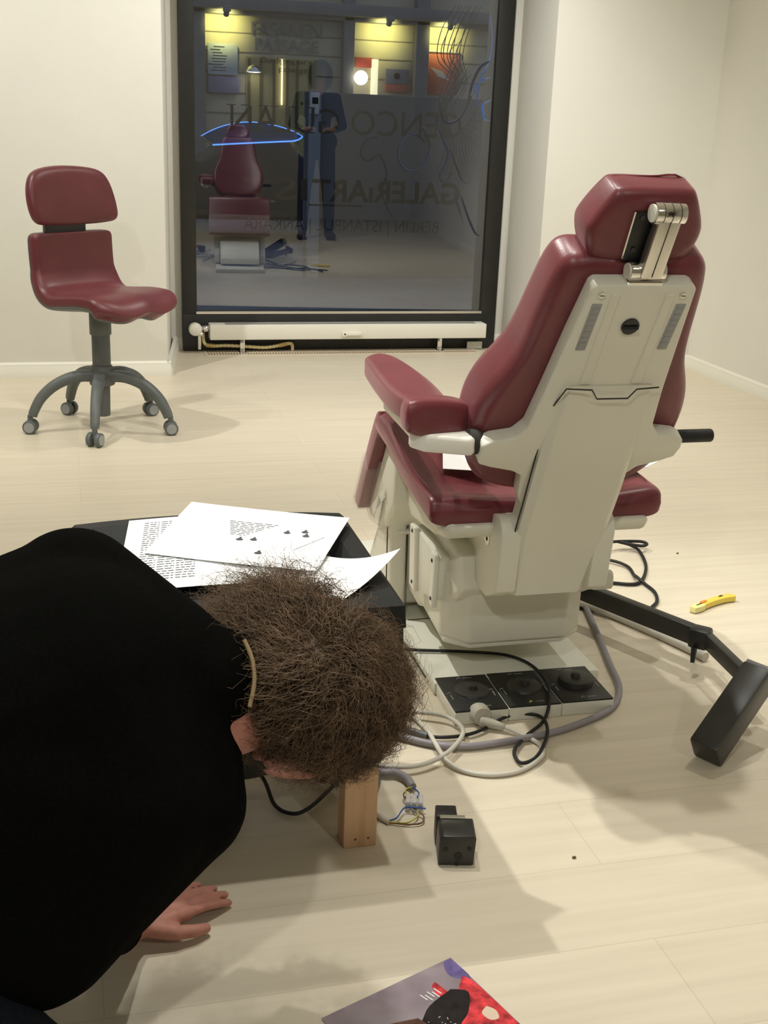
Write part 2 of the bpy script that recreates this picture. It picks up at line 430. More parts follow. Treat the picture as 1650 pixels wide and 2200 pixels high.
# ------------------------------------------------------------------ low radiator, pipes and floor grille
rad = empty('radiator', (1.41, 6.02, 0), 'long low white radiator on chrome feet beneath the shop window', 'radiator')
b = MB(); b.box((1.408, 6.025, .109), (1.475, .09, .076), bev=.004); b.build('casing', M['trim'], rad)
for y in (6.006, 6.036): MB().box((1.42, y, .1475), (1.34, .014, .002)).build('slot', M['boxgrey'], rad)
for x in (.838, 1.896): MB().box((x, 6.02, .036), (.026, .03, .072), bev=.004).box((x, 6.0, .004), (.034, .06, .008), bev=.002).build('foot', M['chrome'], rad)
MB().box((1.405, 5.972, .100), (.10, .022, .02), bev=.006).box((1.362, 5.973, .097), (.02, .024, .024), bev=.003, ).build('bracket', M['trim'], rad)
vk = MB().lathe([(.0, .03), (.018, .03), (.030, .022), (.034, .0), (.032, -.02), (.02, -.03), (.0, -.03)], (.597, 5.985, .126), 20, Matrix.Rotation(PI/2, 4, 'X')).build('thermostat_knob', M['trim'], rad)
MB().cyl((.60, 6.0, .126), (.672, 6.02, .126), .012, mi=0).cyl((.62, 6.01, .126), (.62, 6.01, .02), .009).cyl((.64, 6.0, .126), (.66, 6.0, .126), .017, bev=.002).cyl((.615, 6.0, .10), (.635, 6.0, .10), .014).build('valve', M['chrome'], rad)
b = MB(); pp = catmull([(.640, 6.03, .10), (.645, 6.03, .05), (.68, 6.03, .033), (.76, 6.03, .034), (.86, 6.03, .028), (.96, 6.03, .022), (1.04, 6.03, .034), (1.08, 6.03, .042), (1.10, 6.035, .035), (1.104, 6.04, .005)], 12)
b.tube(pp, lambda t: .0085 + .0016*math.sin(t*260), 10, 1, smooth=False); b.build('hose', M['hose'], rad, 60)
for q0, q1 in (((.655, 6.03, .037), (.70, 6.03, .033)), ((1.03, 6.03, .032), (1.07, 6.03, .041))): MB().cyl(q0, q1, .0115, n=6).build('coupling', M['brass'], rad)
gr = MB(); gr.box((1.372, 6.0, .0015), (1.46, .125, .003))
for k in range(100): gr.box((.662+k*.01435, 6.0, .0028), (.0045, .108, .0012), mi=1)
gr.box((1.372, 6.0, .0038), (1.46, .006, .002), mi=0)
tag(gr.build('floor_grille', [M['floor'], M['brown']], None, None), 'slatted wooden floor grille running below the radiator', 'grille')
tag(MB().box((2.105, 6.045, .022), (.085, .012, .038), bev=.002).build('plastic_clip', M['tape']), 'clear plastic strip on the floor at the right end of the radiator', 'clip')

# ------------------------------------------------------------------ swivel chair
SC = Vector((.099, 4.517, 0)); fd = R(-90+37)                        # faces right of the camera
fx, rx = Vector((math.cos(fd), math.sin(fd), 0)), Vector((math.cos(fd-PI/2), math.sin(fd-PI/2), 0))
def ch(f, s, z): return SC + fx*f + rx*s + Vector((0, 0, z))         # forward, to the sitter's right, up
st = empty('swivel_chair', SC, 'burgundy swivel chair with split back on a grey five-star base beside the wall', 'chair')
# upper back pad, bowed round the sitter
def upmap(u, v, w): return ch(-.175-.02*(v-.85)/.1+w+.35*u*u, u, v)
pad('upper_back_pad', [(-.200, .768), (-.14, .752), (0, .748), (.11, .750), (.162, .765), (.178, .83), (.165, .900), (.12, .942), (0, .957), (-.14, .945), (-.186, .905), (-.203, .83)], upmap, -.02, .035, .022, M['vinyl_dull'], st, front=.006)
MB().prism([(-.09, .72), (.09, .72), (.09, .79), (-.09, .79)], lambda u, v, w: ch(-.19+w+.3*u*u, u, v), -.012, .012, .004).build('back_link', M['grey'], st)
# lower back and seat, one moulded shell: a profile swept across the width
prof = catmull([(-.183, .722, 0), (-.180, .67, 0), (-.172, .60, 0), (-.160, .555, 0), (-.125, .505, 0), (-.07, .480, 0), (.0, .482, 0), (.09, .490, 0), (.17, .487, 0), (.215, .470, 0), (.232, .445, 0)], 6)
nu = 28; vs = []; 
def seat_pt(i, u, th):
    p = prof[i]; a = prof[max(i-1, 0)]; c = prof[min(i+1, len(prof)-1)]; t = (c-a).normalized(); nn = Vector((-t.y, t.x))
    q = i/(len(prof)-1)
    hw = .180 + .018*math.sin(PI*min(1, max(0, (q-.22)/.78)))**.8
    end = min(1, q/.06); hw *= (.86+.14*math.sqrt(max(0, end*(2-end))))
    e2 = min(1, (1-q)/.10); hw *= (.80+.20*math.sqrt(max(0, e2*(2-e2))))
    f, z = p.x, p.y
    back = max(0, 1-q/.45)
    f += .30*(u*hw)**2*back*1.3                                       # the back wraps round
    seatw = max(0, min(1, (q-.5)/.3))
    z += seatw*(.010*u*u - .006*math.exp(-((abs(u)-.5)/.3)**2) + .012*math.exp(-(u/.22)**2)*max(0, (q-.70)/.30))
    f += -seatw*.05*max(0, (q-.8)/.2)*(abs(u)**3)
    edge = 1-abs(u)**6
    th2 = th*(.35+.65*math.sqrt(max(0, edge)))
    return ch(f + nn.x*th2, u*hw-.010, z+nn.y*th2)
us = [math.sin(PI/2*(-1+2*k/nu)) for k in range(nu+1)]
def shell(name, t0, t1, m):
    vs = []; f = []; n = len(prof); w = nu+1
    for th in (t0, t1):
        for i in range(n):
            for u in us: vs.append(seat_pt(i, u, th))
    for s_ in (0, 1):
        for i in range(n-1):
            for k in range(nu):
                a = s_*n*w+i*w+k; f.append((a, a+1, a+w+1, a+w))
    for i in range(n-1):
        for k in (0, nu):
            a = i*w+k; f.append((a, a+w, a+w+n*w, a+n*w))
    for k in range(nu):
        for i in (0, n-1):
            a = i*w+k; f.append((a, a+1, a+1+n*w, a+n*w))
    o = mesh_of(name, vs, f, m, st, 70)
    md = o.modifiers.new('round', 'SUBSURF'); md.levels = 1; md.render_levels = 1
    return o
shell('seat', -.010, .045, M['vinyl_dull'])
shell('seat_shell', -.026, -.011, M['grey'])
MB().cyl(ch(0, 0, .225), ch(0, 0, .37), .034, bev=.003).cyl(ch(0, 0, .36), ch(0, 0, .455), .040, .040, bev=.003).build('gas_lift', M['grey'], st)
MB().cyl(ch(.0, 0, .05), ch(0, 0, .24), .026, .030, bev=.004).cyl(ch(0, 0, .17), ch(0, 0, .245), .048, .040, bev=.006).build('hub', M['grey'], st)
RC = .271; ph0 = -.145-PI/2
for k in range(5):
    a = ph0 + k*2*PI/5; d = Vector((math.cos(a), math.sin(a), 0)); s_ = Vector((-d.y, d.x, 0))
    pf = catmull([(.03, .205, 0), (.10, .205, 0), (.17, .180, 0), (.225, .135, 0), (.255, .085, 0), (.262, .064, 0)], 5)
    vs = []; n = len(pf)
    for i, p in enumerate(pf):
        t = i/(n-1); hw = .024-.009*t; hh = .022-.006*t
        tg = (pf[min(i+1, n-1)]-pf[max(i-1, 0)]).normalized(); nn = Vector((-tg.y, tg.x))
        for kk in range(12):
            an = 2*PI*kk/12; cu, su = math.cos(an), math.sin(an)
            ex = lambda q: math.copysign(abs(q)**.6, q)
            vs.append(SC + d*(p.x+nn.x*hh*ex(su)) + s_*(hw*ex(cu)) + Vector((0, 0, p.y+nn.y*hh*ex(su))))
    f = [(i*12+kk, i*12+(kk+1) % 12, (i+1)*12+(kk+1) % 12, (i+1)*12+kk) for i in range(n-1) for kk in range(12)]
    f += [tuple(range(12)), tuple((n-1)*12+kk for kk in range(12))]
    mesh_of('leg', vs, f, M['grey'], st, 50)
    cpos = SC + d*RC
    aa = a + (.5 if k % 2 else -.4) + PI/2; ax = Vector((math.cos(aa), math.sin(aa), 0))
    b = MB()
    for sgn in (-1, 1):
        b.cyl(cpos+ax*sgn*.008+Vector((0, 0, .026)), cpos+ax*sgn*.026+Vector((0, 0, .026)), .026, n=22, bev=.004)
    b.cyl(cpos+Vector((0, 0, .03)), cpos+Vector((0, 0, .068)), .010)
    cs = b.build('caster', M['grey'], st)
    for sgn in (-1, 1): MB().cyl(cpos+ax*sgn*.0255+Vector((0, 0, .026)), cpos+ax*sgn*.0285+Vector((0, 0, .026)), .019, n=20).build('wheel_cap', M['greylight'], cs)

# ------------------------------------------------------------------ dental chair
XC = .895
dc = empty('dental_chair', (XC, 2.45, 0), 'reclining burgundy and cream dental chair seen from behind', 'dental chair')
A0 = Vector((XC, 1.785, .925)); dd = Vector((0, .4797, -.8774)); nf = Vector((0, .8774, .4797))
def bk(u, s, w): return A0 + Vector((u, 0, 0)) + dd*s + nf*w
# backrest cushion
def bkc(u, s, w):
    return bk(u, s, w + .9*u*u*max(0, min(1, w/.07)))
half = [(.0, -.030), (.09, -.032), (.122, -.022), (.137, .010), (.147, .08), (.157, .16), (.172, .205), (.194, .255), (.206, .31), (.206, .375), (.196, .43), (.165, .478), (.10, .503), (0, .508)]
outl = half + [(-u, s) for u, s in half[::-1][1:-1]]
pad('backrest', outl, bkc, .002, .085, .024, M['vinyl'], dc, sub=5, front=-.004)
seam = [bkc(u*.985, s*.985+.003, .062) for u, s in outl]
MB().tube(seam+seam[:1], .0022, 6, 5).build('piping', M['vinyl'], dc, 60)
# back shell with its two side arms
sh = [(-.088, .0), (-.080, -.006), (.086, -.006), (.096, .0), (.103, .10), (.112, .22), (.122, .305), (.140, .328), (.180, .335), (.198, .345), (.200, .365), (.194, .388), (.165, .400), (.125, .412), (.108, .43), (.100, .48), (.088, .500), (-.088, .500), (-.098, .48), (-.104, .425), (-.125, .412), (-.170, .400), (-.196, .390), (-.198, .345), (-.180, .335), (-.140, .328), (-.122, .305), (-.112, .22), (-.100, .10)]
shl = MB().prism(sh, bk, -.030, .004, .007, 3).build('back_shell', M['cream'], dc)
for u in (-.045, .052): MB().prism([(u-.008, .01), (u+.008, .01), (u+.010, .20), (u-.010, .20)], bk, -.0325, -.028, .0015, 1).build('stiffening_rib', M['cream'], shl)
b = MB().cyl(bk(.0, .075, -.034), bk(.0, .075, -.028), .0155, n=28).build('lock_cap', M['black'], shl)
MB().box(bk(0, .075, -.036), (.026, .004, .005)).build('lock_slot', M['rubber'], b)
for u in (-.070, .074): MB().cyl(bk(u, .012, -.033), bk(u, .012, -.028), .0055, n=14).box(bk(u, .012, -.0335), (.008, .0012, .002)).build('screw', M['satin'], shl)
for u in (-.072, .078):
    b = MB(); b.prism([(u-.009, .03), (u+.009, .03), (u+.006, .125), (u-.012, .125)], bk, -.0318, -.029, .002, 2)
    for k in range(7):
        s_ = .037+k*.012; uu = u-.002*k/6*1.5
        b.prism([(uu-.006, s_), (uu+.006, s_), (uu+.006, s_+.0012), (uu-.006, s_+.0012)], bk, -.0326, -.031)
        b.prism([(uu-.006, s_), (uu-.0048, s_), (uu-.0048, s_+.009), (uu-.006, s_+.009)], bk, -.0326, -.031)
    b.build('embossed_plate', M['greylight'], shl)
# spine cover below, running down behind the seat
secs = [((-.079, .093), 1.886, .730), ((-.081, .096), 1.940, .612), ((-.083, .096), 1.985, .500), ((-.083, .094), 2.022, .400), ((-.080, .083), 2.040, .335), ((-.078, .070), 2.052, .272)]
vs = []; f = []
for (x0, x1), y, z in secs:
    y -= .032 if z > .45 else .026; c = .010
    vs += [(XC+x0, y+.065, z+.006), (XC+x0-.004, y+.012, z), (XC+x0+c, y, z), (XC+x1-c, y, z), (XC+x1+.004, y+.012, z), (XC+x1, y+.065, z+.006)]
for i in range(len(secs)-1):
    for k in range(5): a = i*6+k; f.append((a, a+1, a+7, a+6))
    f.append((i*6+5, i*6, i*6+6, i*6+11))
f += [tuple(range(6)), tuple((len(secs)-1)*6+k for k in range(6))]
mesh_of('spine_cover', vs, f, M['cream'], dc, 28)
# stepped joint line between back shell and spine cover
b = MB(); b.tube([bk(-.090, .235, -.034), bk(-.083, .207, -.034), bk(-.072, .200, -.034), bk(-.030, .200, -.034), bk(-.018, .218, -.034), bk(.036, .220, -.034), bk(.048, .202, -.034), bk(.093, .202, -.034)], .0013, 5, 1, smooth=False)
b.prism([(-.030, .196), (.048, .196), (.037, .216), (-.018, .216)], bk, -.044, -.03, .002, 1)
jl = MB().tube([bk(-.088, .25, -.030), bk(-.080, .203, -.040), bk(-.034, .203, -.044), bk(-.020, .222, -.046), bk(.038, .222, -.046), bk(.050, .203, -.044), bk(.094, .203, -.040)], .0015, 5, 1, smooth=False)
jl.tube([(XC-.087, 1.875, .725), (XC-.089, 1.93, .60), (XC-.091, 1.975, .485), (XC-.091, 2.01, .40), (XC-.086, 2.035, .29)], .0016, 5, 3)
jl.build('joint_line', M['gap'], dc, None)
# headrest: joint, arm, pad
hb = MB(); hb.cyl(bk(-.028, -.022, -.012), bk(.034, -.022, -.012), .0155, n=28, bev=.0015)
hj = hb.build('lower_joint', M['chrome'], dc)
MB().cyl(bk(-.0305, -.022, -.012), bk(-.0275, -.022, -.012), .0125, n=24).build('end_cap', M['cream'], hj)
MB().prism([(-.030, -.012), (.034, -.012), (.034, .0), (-.030, .0)], bk, -.028, .0, .002, 1).build('joint_base', M['chrome'], hj)
T0 = bk(.006, -.022, -.020); T1 = Vector((XC+.011, 1.718, 1.032)); ad = (T1-T0).normalized(); an = Vector((1, 0, 0)).cross(ad).normalized()
def armf(u, v, w): return T0 + Vector((1, 0, 0))*u + ad*v + an*w
Lh = (T1-T0).length
ha = MB().prism([(-.019, -.004), (.019, -.004), (.019, Lh+.002), (-.019, Lh+.002)], armf, -.011, .011, .003, 2).build('headrest_arm', M['satin'], dc)
MB().box(armf(0, Lh/2, -.0112), (.0012, .0012, Lh), Vector((0, 0, 1)).rotation_difference(ad).to_matrix().to_4x4()).box(armf(0, Lh/2, .0112), (.0012, .0012, Lh), Vector((0, 0, 1)).rotation_difference(ad).to_matrix().to_4x4()).build('seam', M['gap'], ha, None)
ju = MB().cyl(T1+Vector((-.027, .004, 0)), T1+Vector((.025, .004, 0)), .0170, n=28, bev=.0015)
ju = ju.build('upper_joint', M['chrome'], dc)
b = MB()
for x in (-.014, .0, .014): b.cyl(T1+Vector((x-.0006, .004, 0)), T1+Vector((x+.0006, .004, 0)), .0173, n=24)
b.build('groove', M['gap'], ju)
MB().cyl(T1+Vector((-.0295, .004, 0)), T1+Vector((-.0265, .004, 0)), .0140, n=24).build('end_cap', M['cream'], ju)
hc = Vector((XC-.002, 1.756, 1.006)); hd = Vector((0, .40, -.9165)).normalized(); hn = Vector((0, .9165, .40))
def hm(u, s, w): return hc + Vector((1, 0, 0))*u + hd*s + hn*(w + 2.2*u*u*max(0, min(1, w/.08)))
pad('headrest', [(-.058, -.062), (0, -.064), (.058, -.062), (.074, -.050), (.096, -.006), (.100, .018), (.088, .054), (.070, .064), (0, .067), (-.070, .064), (-.088, .054), (-.100, .018), (-.096, -.006), (-.074, -.050)], hm, 0, .068, .016, M['vinyl'], dc, sub=4, front=-.006)
sm = [hm(u*.99, s*.99, .050) for u, s in [(-.060, -.062), (0, -.065), (.060, -.062), (.098, .004), (.088, .054), (.07, .065), (0, .068), (-.07, .065), (-.088, .054), (-.098, .004)]]
MB().tube(sm+sm[:1], .0016, 6, 4).build('headrest_piping', M['vinyl'], dc, 60)
hp = MB().prism([(-.036, -.030), (.026, -.030), (.028, .056), (-.036, .056)], hm, -.006, .002, .003, 2).build('headrest_plate', M['black'], dc)
MB().prism([(-.038, -.032), (-.0355, -.032), (-.0355, .050), (-.038, .050)], hm, -.008, .0).build('plate_edge', M['chrome'], hp)
for s_ in (-.022, .034): MB().cyl(hm(-.022, s_, -.009), hm(-.022, s_, -.004), .004, n=12).build('bolt', M['armblack'], hp)
# seat with folded leg rest (side profile swept across the width)
def side(name, poly, x0, x1, bev, m, parent=dc, segs=3): return MB().prism(poly, YZ, x0, x1, bev, segs).build(name, m, parent, 40)
def arc(pts, sub=5): return [(p.x, p.y) for p in catmull([(a, b_, 0) for a, b_ in pts], sub)]
sx0, sx1 = XC-.245, XC+.245
top = arc([(2.055, .440), (2.070, .466), (2.12, .468), (2.20, .470), (2.30, .490), (2.40, .518), (2.46, .535), (2.500, .536), (2.528, .515)], 4)
pf = top + [(2.515, .488), (2.475, .480), (2.40, .462), (2.30, .436), (2.20, .420), (2.06, .410)]
vs = []; cols = 41; np_ = len(pf); fcs = []
for k in range(cols):
    t = math.sin(PI/2*(-1+2*k/(cols-1))); e = 1-abs(t)**10
    x = XC + .245*t
    for (y, z) in pf:
        cyy, czz = 2.29, .47
        czz = .44+(y-2.06)*.13; zz = czz+(z-czz)*(.45+.55*math.sqrt(max(0, e))); yy = cyy+(y-cyy)*(.95+.05*math.sqrt(max(0, e)))
        if z > .45: zz += .016*max(0, abs(t)-.45)**1.2*(1 if y < 2.45 else .3) - .012*(1-abs(t)**2)*(1 if 2.05 < y < 2.2 else 0)
        vs.append((x, yy, zz))
for k in range(cols-1):
    for i in range(np_): a = k*np_+i; b2 = k*np_+(i+1) % np_; fcs.append((a, b2, b2+np_, a+np_))
fcs += [tuple(range(np_)), tuple((cols-1)*np_+i for i in range(np_))]
mesh_of('seat_cushion', vs, fcs, M['vinyl'], dc, 60)
for x in (sx0+.012, sx1-.012): MB().tube([(x, y, z+.004) for y, z in [(2.068, .452), (2.12, .468), (2.2, .472), (2.30, .492), (2.40, .520), (2.47, .538)]], .0018, 6, 4).build('seat_piping', M['vinyl'], dc, 60)
leg = side('leg_rest', arc([(2.500, .536), (2.532, .520), (2.60, .43), (2.68, .315), (2.712, .268)], 4) + [(2.705, .258), (2.672, .252), (2.60, .36), (2.52, .470), (2.485, .500)], sx0+.006, sx1-.006, .010, M['vinyl'])
side('clear_cover', [(2.618, .412), (2.665, .345), (2.716, .270), (2.708, .252), (2.674, .246), (2.585, .372)], sx0+.001, sx1-.001, .006, M['film'], leg)
lb = side('leg_rest_shell', [(2.500, .478), (2.520, .462), (2.668, .250), (2.640, .238), (2.52, .252), (2.44, .330), (2.43, .44)], sx0+.03, sx1-.03, .010, M['cream'])
side('film_wrap', [(2.568, .402), (2.672, .248), (2.640, .232), (2.52, .246), (2.50, .30)], sx0+.026, sx1-.026, .006, M['film'], lb)
tp = MB()
for (y0, z0, y1, z1, w) in ((2.50, .345, 2.60, .270, .012), (2.53, .32, 2.56, .255, .016)):
    d = Vector((y1-y0, z1-z0)).normalized(); n2 = Vector((-d.y, d.x))*w
    tp.prism([(y0+n2.x, z0+n2.y), (y1+n2.x, z1+n2.y), (y1-n2.x, z1-n2.y), (y0-n2.x, z0-n2.y)], YZ, sx0+.0235, sx0+.0255)
tp.build('adhesive_tape', M['tape'], lb, None)
side('foot_plate', arc([(2.50, .245), (2.53, .228), (2.58, .222), (2.63, .232)], 4)+[(2.64, .245)], sx0+.06, sx1-.06, .004, M['trim'])
# seat pan and frame
side('seat_pan', [(2.045, .415), (2.30, .440), (2.45, .470), (2.44, .430), (2.30, .395), (2.10, .378), (2.06, .385)], XC-.215, XC+.215, .012, M['cream'])
side('seat_column', [(2.16, .40), (2.47, .465), (2.47, .36), (2.40, .315), (2.22, .335)], XC-.185, XC+.165, .012, M['cream'])
# hinge brackets at the rear
for x0, x1 in ((.776, .818), (.972, 1.012)):
    hbk = side('hinge_bracket', arc([(2.000, .405), (2.02, .438), (2.07, .432), (2.12, .408)], 4) + [(2.30, .330), (2.28, .305), (2.115, .258), (2.07, .256), (2.015, .285)], x0, x1, .008, M['cream'])
    xx = x0-.0006 if x0 < .9 else x1+.0006
    MB().cyl((xx-.001, 2.078, .376), (xx+.001, 2.078, .376), .013, n=24, mi=0).build('hinge_bolt', M['satin'], hbk)
    MB().cyl((xx-.0018, 2.078, .376), (xx+.0018, 2.078, .376), .0042, n=12).build('bolt_socket', M['gap'], hbk)
MB().box((1.040, 2.11, .262), (.05, .05, .035), bev=.008).cyl((1.01, 2.10, .27), (1.075, 2.13, .262), .011, bev=.003).build('release_lever', M['cream'], dc)
# lift arm, accessory plate, lower housing, front tower, base
side('lift_arm', [(2.13, .245), (2.15, .325), (2.30, .345), (2.46, .350), (2.53, .310), (2.53, .10), (2.42, .09), (2.30, .14), (2.16, .215)], .742, 1.048, .012, M['cream_lit'])
ap = MB().prism([(2.205, .292), (2.385, .305), (2.372, .172), (2.33, .168), (2.205, .196)], YZ, .715, .744, .003, 2).build('accessory_plate', M['cream_lit'], dc)
for q_ in ([(2.345, .312), (2.388, .308), (2.374, .168), (2.333, .162)], [(2.198, .300), (2.226, .305), (2.222, .186), (2.198, .180)]): MB().prism(q_, YZ, .706, .718, .003, 1).build('mounting_flange', M['cream_lit'], ap)
for y, z in ((2.366, .297), (2.352, .182), (2.212, .284), (2.208, .200)): MB().cyl((.7045, y, z), (.7065, y, z), .0042, n=12).build('screw_hole', M['gap'], ap)
b = MB(); b.prism([(.728, 2.210), (.778, 2.150), (.995, 2.150), (1.050, 2.205), (1.060, 2.40), (.745, 2.45)], XY(0), .112, .262, .008, 3); b.build('lower_housing', M['cream'], dc)
b = MB(); b.prism([(.735, 2.20), (.782, 2.158), (.99, 2.158), (1.046, 2.20), (1.05, 2.40), (.75, 2.42)], XY(0), .100, .115, .004, 2); b.build('housing_sill', M['cream_lit'], dc)
for x0, x1 in ((.695, .738), (1.055, 1.098)):
    tw = side('front_tower', [(2.500, .040), (2.512, .29), (2.530, .310), (2.555, .310), (2.585, .29), (2.72, .10), (2.73, .040)], x0, x1, .012, M['cream_lit'])
    xx = x0-.0005 if x0 < .9 else x1+.0005
    MB().tube([(xx, 2.548, .295), (xx, 2.532, .26), (xx, 2.522, .10), (xx, 2.515, .06)], .0018, 5, 3).build('side_groove', M['gap'], tw, None)
side('base_cover', [(2.54, .045), (2.55, .30), (2.60, .29), (2.84, .09), (2.86, .045)], .742, 1.05, .012, M['cream'])
bp_ = MB().box((XC, 2.60, .015), (.378, .90, .030), bev=.006).build('base_plate', M['cream'], dc)
MB().box((.7055, 2.42, .015), (.003, .42, .003)).box((.80, 2.482, .0304), (.12, .003, .001)).build('panel_seam', M['gap'], bp_, None)
# foot control with its three discs
fcx = (.768, .884, 1.000)
for k, x in enumerate(fcx):
    fy = 2.094
    fb = MB().box((x, fy, .014), (.115, .158, .028), R(-1), bev=.003).build('foot_control', M['cream'], dc)
    tpm = Matrix.Rotation(R(-1), 4, 'Z')
    MB().box((x, fy, .0295), (.113, .154, .005), R(-1), bev=.002).build('control_panel', M['black'], fb)
    kb = MB()
    hh = .014 if k == 2 else .006
    kb.lathe([(0, hh+.010), (.009, hh+.009), (.011, hh), (.028, hh), (.036, hh-.002), (.038, 0)], (x+.004, fy+.004, .032), 30)
    kb.build('control_disc', M['armblack'], fb)
    pm_ = [M['greylight'], M['yellow']]
    for dx, dy, rot in ((-.006, .064, 0), (-.004, -.064, 0), (-.046, 0, 1), (.046, .004, 1)):
        p = Vector((x, fy, .0325)) + tpm @ Vector((dx, dy, 0)); mk = MB()
        for q in range(4):
            off = (.010+q*.005, 0) if not rot else (0, -.010-q*.005)
            mk.box(p+tpm @ Vector((off[0], off[1], 0)), (.0034, .0022, .0006) if not rot else (.0022, .0034, .0006), R(4))
        mk.box(p+tpm @ Vector((-.003, .001, 0)), (.009, .0014, .0006), R(35)); mk.box(p+tpm @ Vector((0.001, .002, 0)), (.005, .0014, .0006), R(-40))
        mk.build('pictogram', pm_, fb, None)
    if k == 1:
        p = Vector((x, fy, .0325))+tpm @ Vector((-.005, -.064, 0))
        mk = MB(); mk.prism([(-.006, -.004), (.0, .006), (.0, -.002)], lambda u, v, w: p+Vector((u, v, w)), 0, .0008, mi=1); mk.build('pictogram', pm_, fb, None)
# arms
def armpad(side_):
    X = lambda x: x if side_ < 0 else 2*XC-x
    mp = lambda u, v, w: Vector((X(u), v, w))
    # forearm pad
    pad('armrest', [(.628, 2.47), (.655, 2.475), (.674, 2.44), (.680, 2.36), (.686, 2.20), (.668, 2.05), (.610, 2.025), (.585, 2.09), (.583, 2.20), (.596, 2.36), (.606, 2.45)], lambda u, v, w: mp(u, v, w + .05*(v-2.2)*.3), .618, .672, .014, M['vinyl'], dc, sub=4)
    pad('elbow_rest', [(.566, .636), (.566, .668), (.580, .684), (.63, .683), (.680, .674), (.691, .660), (.686, .622), (.672, .613), (.60, .616), (.574, .624)], lambda u, v, w: mp(u, w+(u-.63)*.20-.5*(u-.63)**2, v), 1.972, 2.030, .012, M['vinyl'], dc, sub=4)
    MB().prism([(.600, 2.04), (.582, 2.005), (.600, 1.968), (.680, 1.930), (.692, 1.945), (.690, 1.985), (.64, 2.08), (.64, 2.30), (.61, 2.30)], lambda u, v, w: mp(u, v, w), .588, .622, .008, 3).build('armrest_bracket', M['trim'], dc)
armpad(-1)
MB().cyl((XC-.212, 1.962, .608), (XC-.190, 1.962, .608), .0235, n=24).build('arm_pivot', M['gap'], dc)
MB().cyl((1.085, 1.962, .606), (1.172, 1.962, .606), .0128, n=24, bev=.003).build('side_handle', M['rubber'], dc)
# black jointed side arm carrying the control box
def bar(mb, a, b_, w, h, bev=.002):
    a, b_ = Vector(a), Vector(b_); d = b_-a; L = d.length
    yw = math.atan2(d.y, d.x); pt = -math.asin(d.z/L)
    mt = Matrix.Rotation(yw, 4, 'Z') @ Matrix.Rotation(pt, 4, 'Y')
    return mb.box((a+b_)/2, (L, w, h), mt, bev)
sa = MB(); bar(sa, (1.03, 2.50, .085), (1.175, 2.486, .085), .040, .050); bar(sa, (1.155, 2.500, .085), (1.316, 2.166, .088), .026, .042)
sa = sa.build('side_arm', M['armblack'], dc)
jn = MB().box((1.322, 2.152, .088), (.046, .044, .046), R(-45), .008).cyl((1.300, 2.135, .072), (1.296, 2.128, .040), .007, .005).build('elbow_joint', M['black'], sa)
sb = MB(); bar(sb, (1.330, 2.148, .090), (1.310, 1.905, .090), .020, .034); sb.build('forearm', M['armblack'], sa)
# box leans on the floor
bx0 = Vector((1.135, 1.778, .026)); bx1 = Vector((1.290, 1.868, .138)); bd = (bx1-bx0); bl = bd.length; bd.normalize()
bu = bd.cross(Vector((.55, -.83, 0))).normalized(); bv = bu.cross(bd).normalized()
mtb = Matrix(((bd.x, bu.x, bv.x, 0), (bd.y, bu.y, bv.y, 0), (bd.z, bu.z, bv.z, 0), (0, 0, 0, 1)))
cb = MB().box((bx0+bx1)/2, (bl, .060, .060), mtb, .006).build('control_box', M['armblack'], sa)
mte = mtb.copy(); MB().box(bx1+bd*.003+bu*.0+bv*.0, (.010, .054, .054), mtb, .003).build('box_end_cap', M['boxgrey'], cb)

# hose lying on the floor under the side arm
tubeobj('pale_hose', [(1.205, 2.560, .013), (1.26, 2.48, .013), (1.31, 2.375, .013), (1.352, 2.27, .013), (1.372, 2.20, .013)], .011, M['cablewhite'], 'short cream tube lying on the floor below the black side arm', 'tube', n=12)
# sheets lying on the seat
def sheet(name, poly, z, label, cat, group, th=.0006):
    o = MB().prism(poly, XY(z), 0, th).build(name, M['paper'], None, None); return tag(o, label, cat, group)
def slopedz(y): return .4725+max(0, y-2.20)*.24
o = MB().prism([(.715, 2.20), (.800, 2.17), (.900, 2.40), (.79, 2.46)], lambda u, v, w: Vector((u, v, slopedz(v)+.014+w)), 0, .0008).build('paper_sheet', M['paper'], None, None)
tag(o, 'white sheet of paper lying on the dental chair seat below its left armrest', 'paper', 'loose sheets of paper')
o = MB().prism([(1.02, 2.12), (1.150, 2.16), (1.192, 2.195), (1.20, 2.25), (1.02, 2.32)], lambda u, v, w: Vector((u, v, slopedz(v)+.014+w)), 0, .0008).build('paper_sheet', M['paper'], None, None)
tag(o, 'white paper corner sticking out over the right edge of the dental chair seat', 'paper', 'loose sheets of paper')

# ------------------------------------------------------------------ old television lying on its back
tv = empty('television', (.225, 1.84, .146), 'black tube television lying screen up on wooden blocks under papers', 'television')
def rrect(x0, x1, y0, y1, bulge=0., n=10):
    p = []
    for k in range(n+1): p.append((x0+(x1-x0)*k/n, y0))
    for k in range(n+1): t = k/n; p.append((x1-(x1-x0)*t, y1+bulge*4*t*(1-t)))
    return p
lev = [(.449, -.012, .470, 1.640, 2.062, .030), (.440, -.020, .480, 1.628, 2.068, .032), (.405, -.022, .482, 1.624, 2.068, .032), (.400, -.020, .480, 1.632, 2.064, .03), (.365, -.020, .482, 1.634, 2.06, .03), (.362, -.016, .478, 1.640, 2.05, .03), (.25, -.008, .474, 1.648, 2.02, .02), (.150, .004, .458, 1.656, 1.96, .01), (.146, .010, .452, 1.662, 1.95, .0)]
vs = []; f = []
inner = [(.449, .018, .440, 1.682, 2.042, .020), (.425, .040, .415, 1.705, 2.020, .012)]
rings = inner[::-1] + lev; m_ = 22
for z, x0, x1, y0, y1, bu_ in rings: vs += [(x, y, z) for x, y in rrect(x0, x1, y0, y1, bu_)]
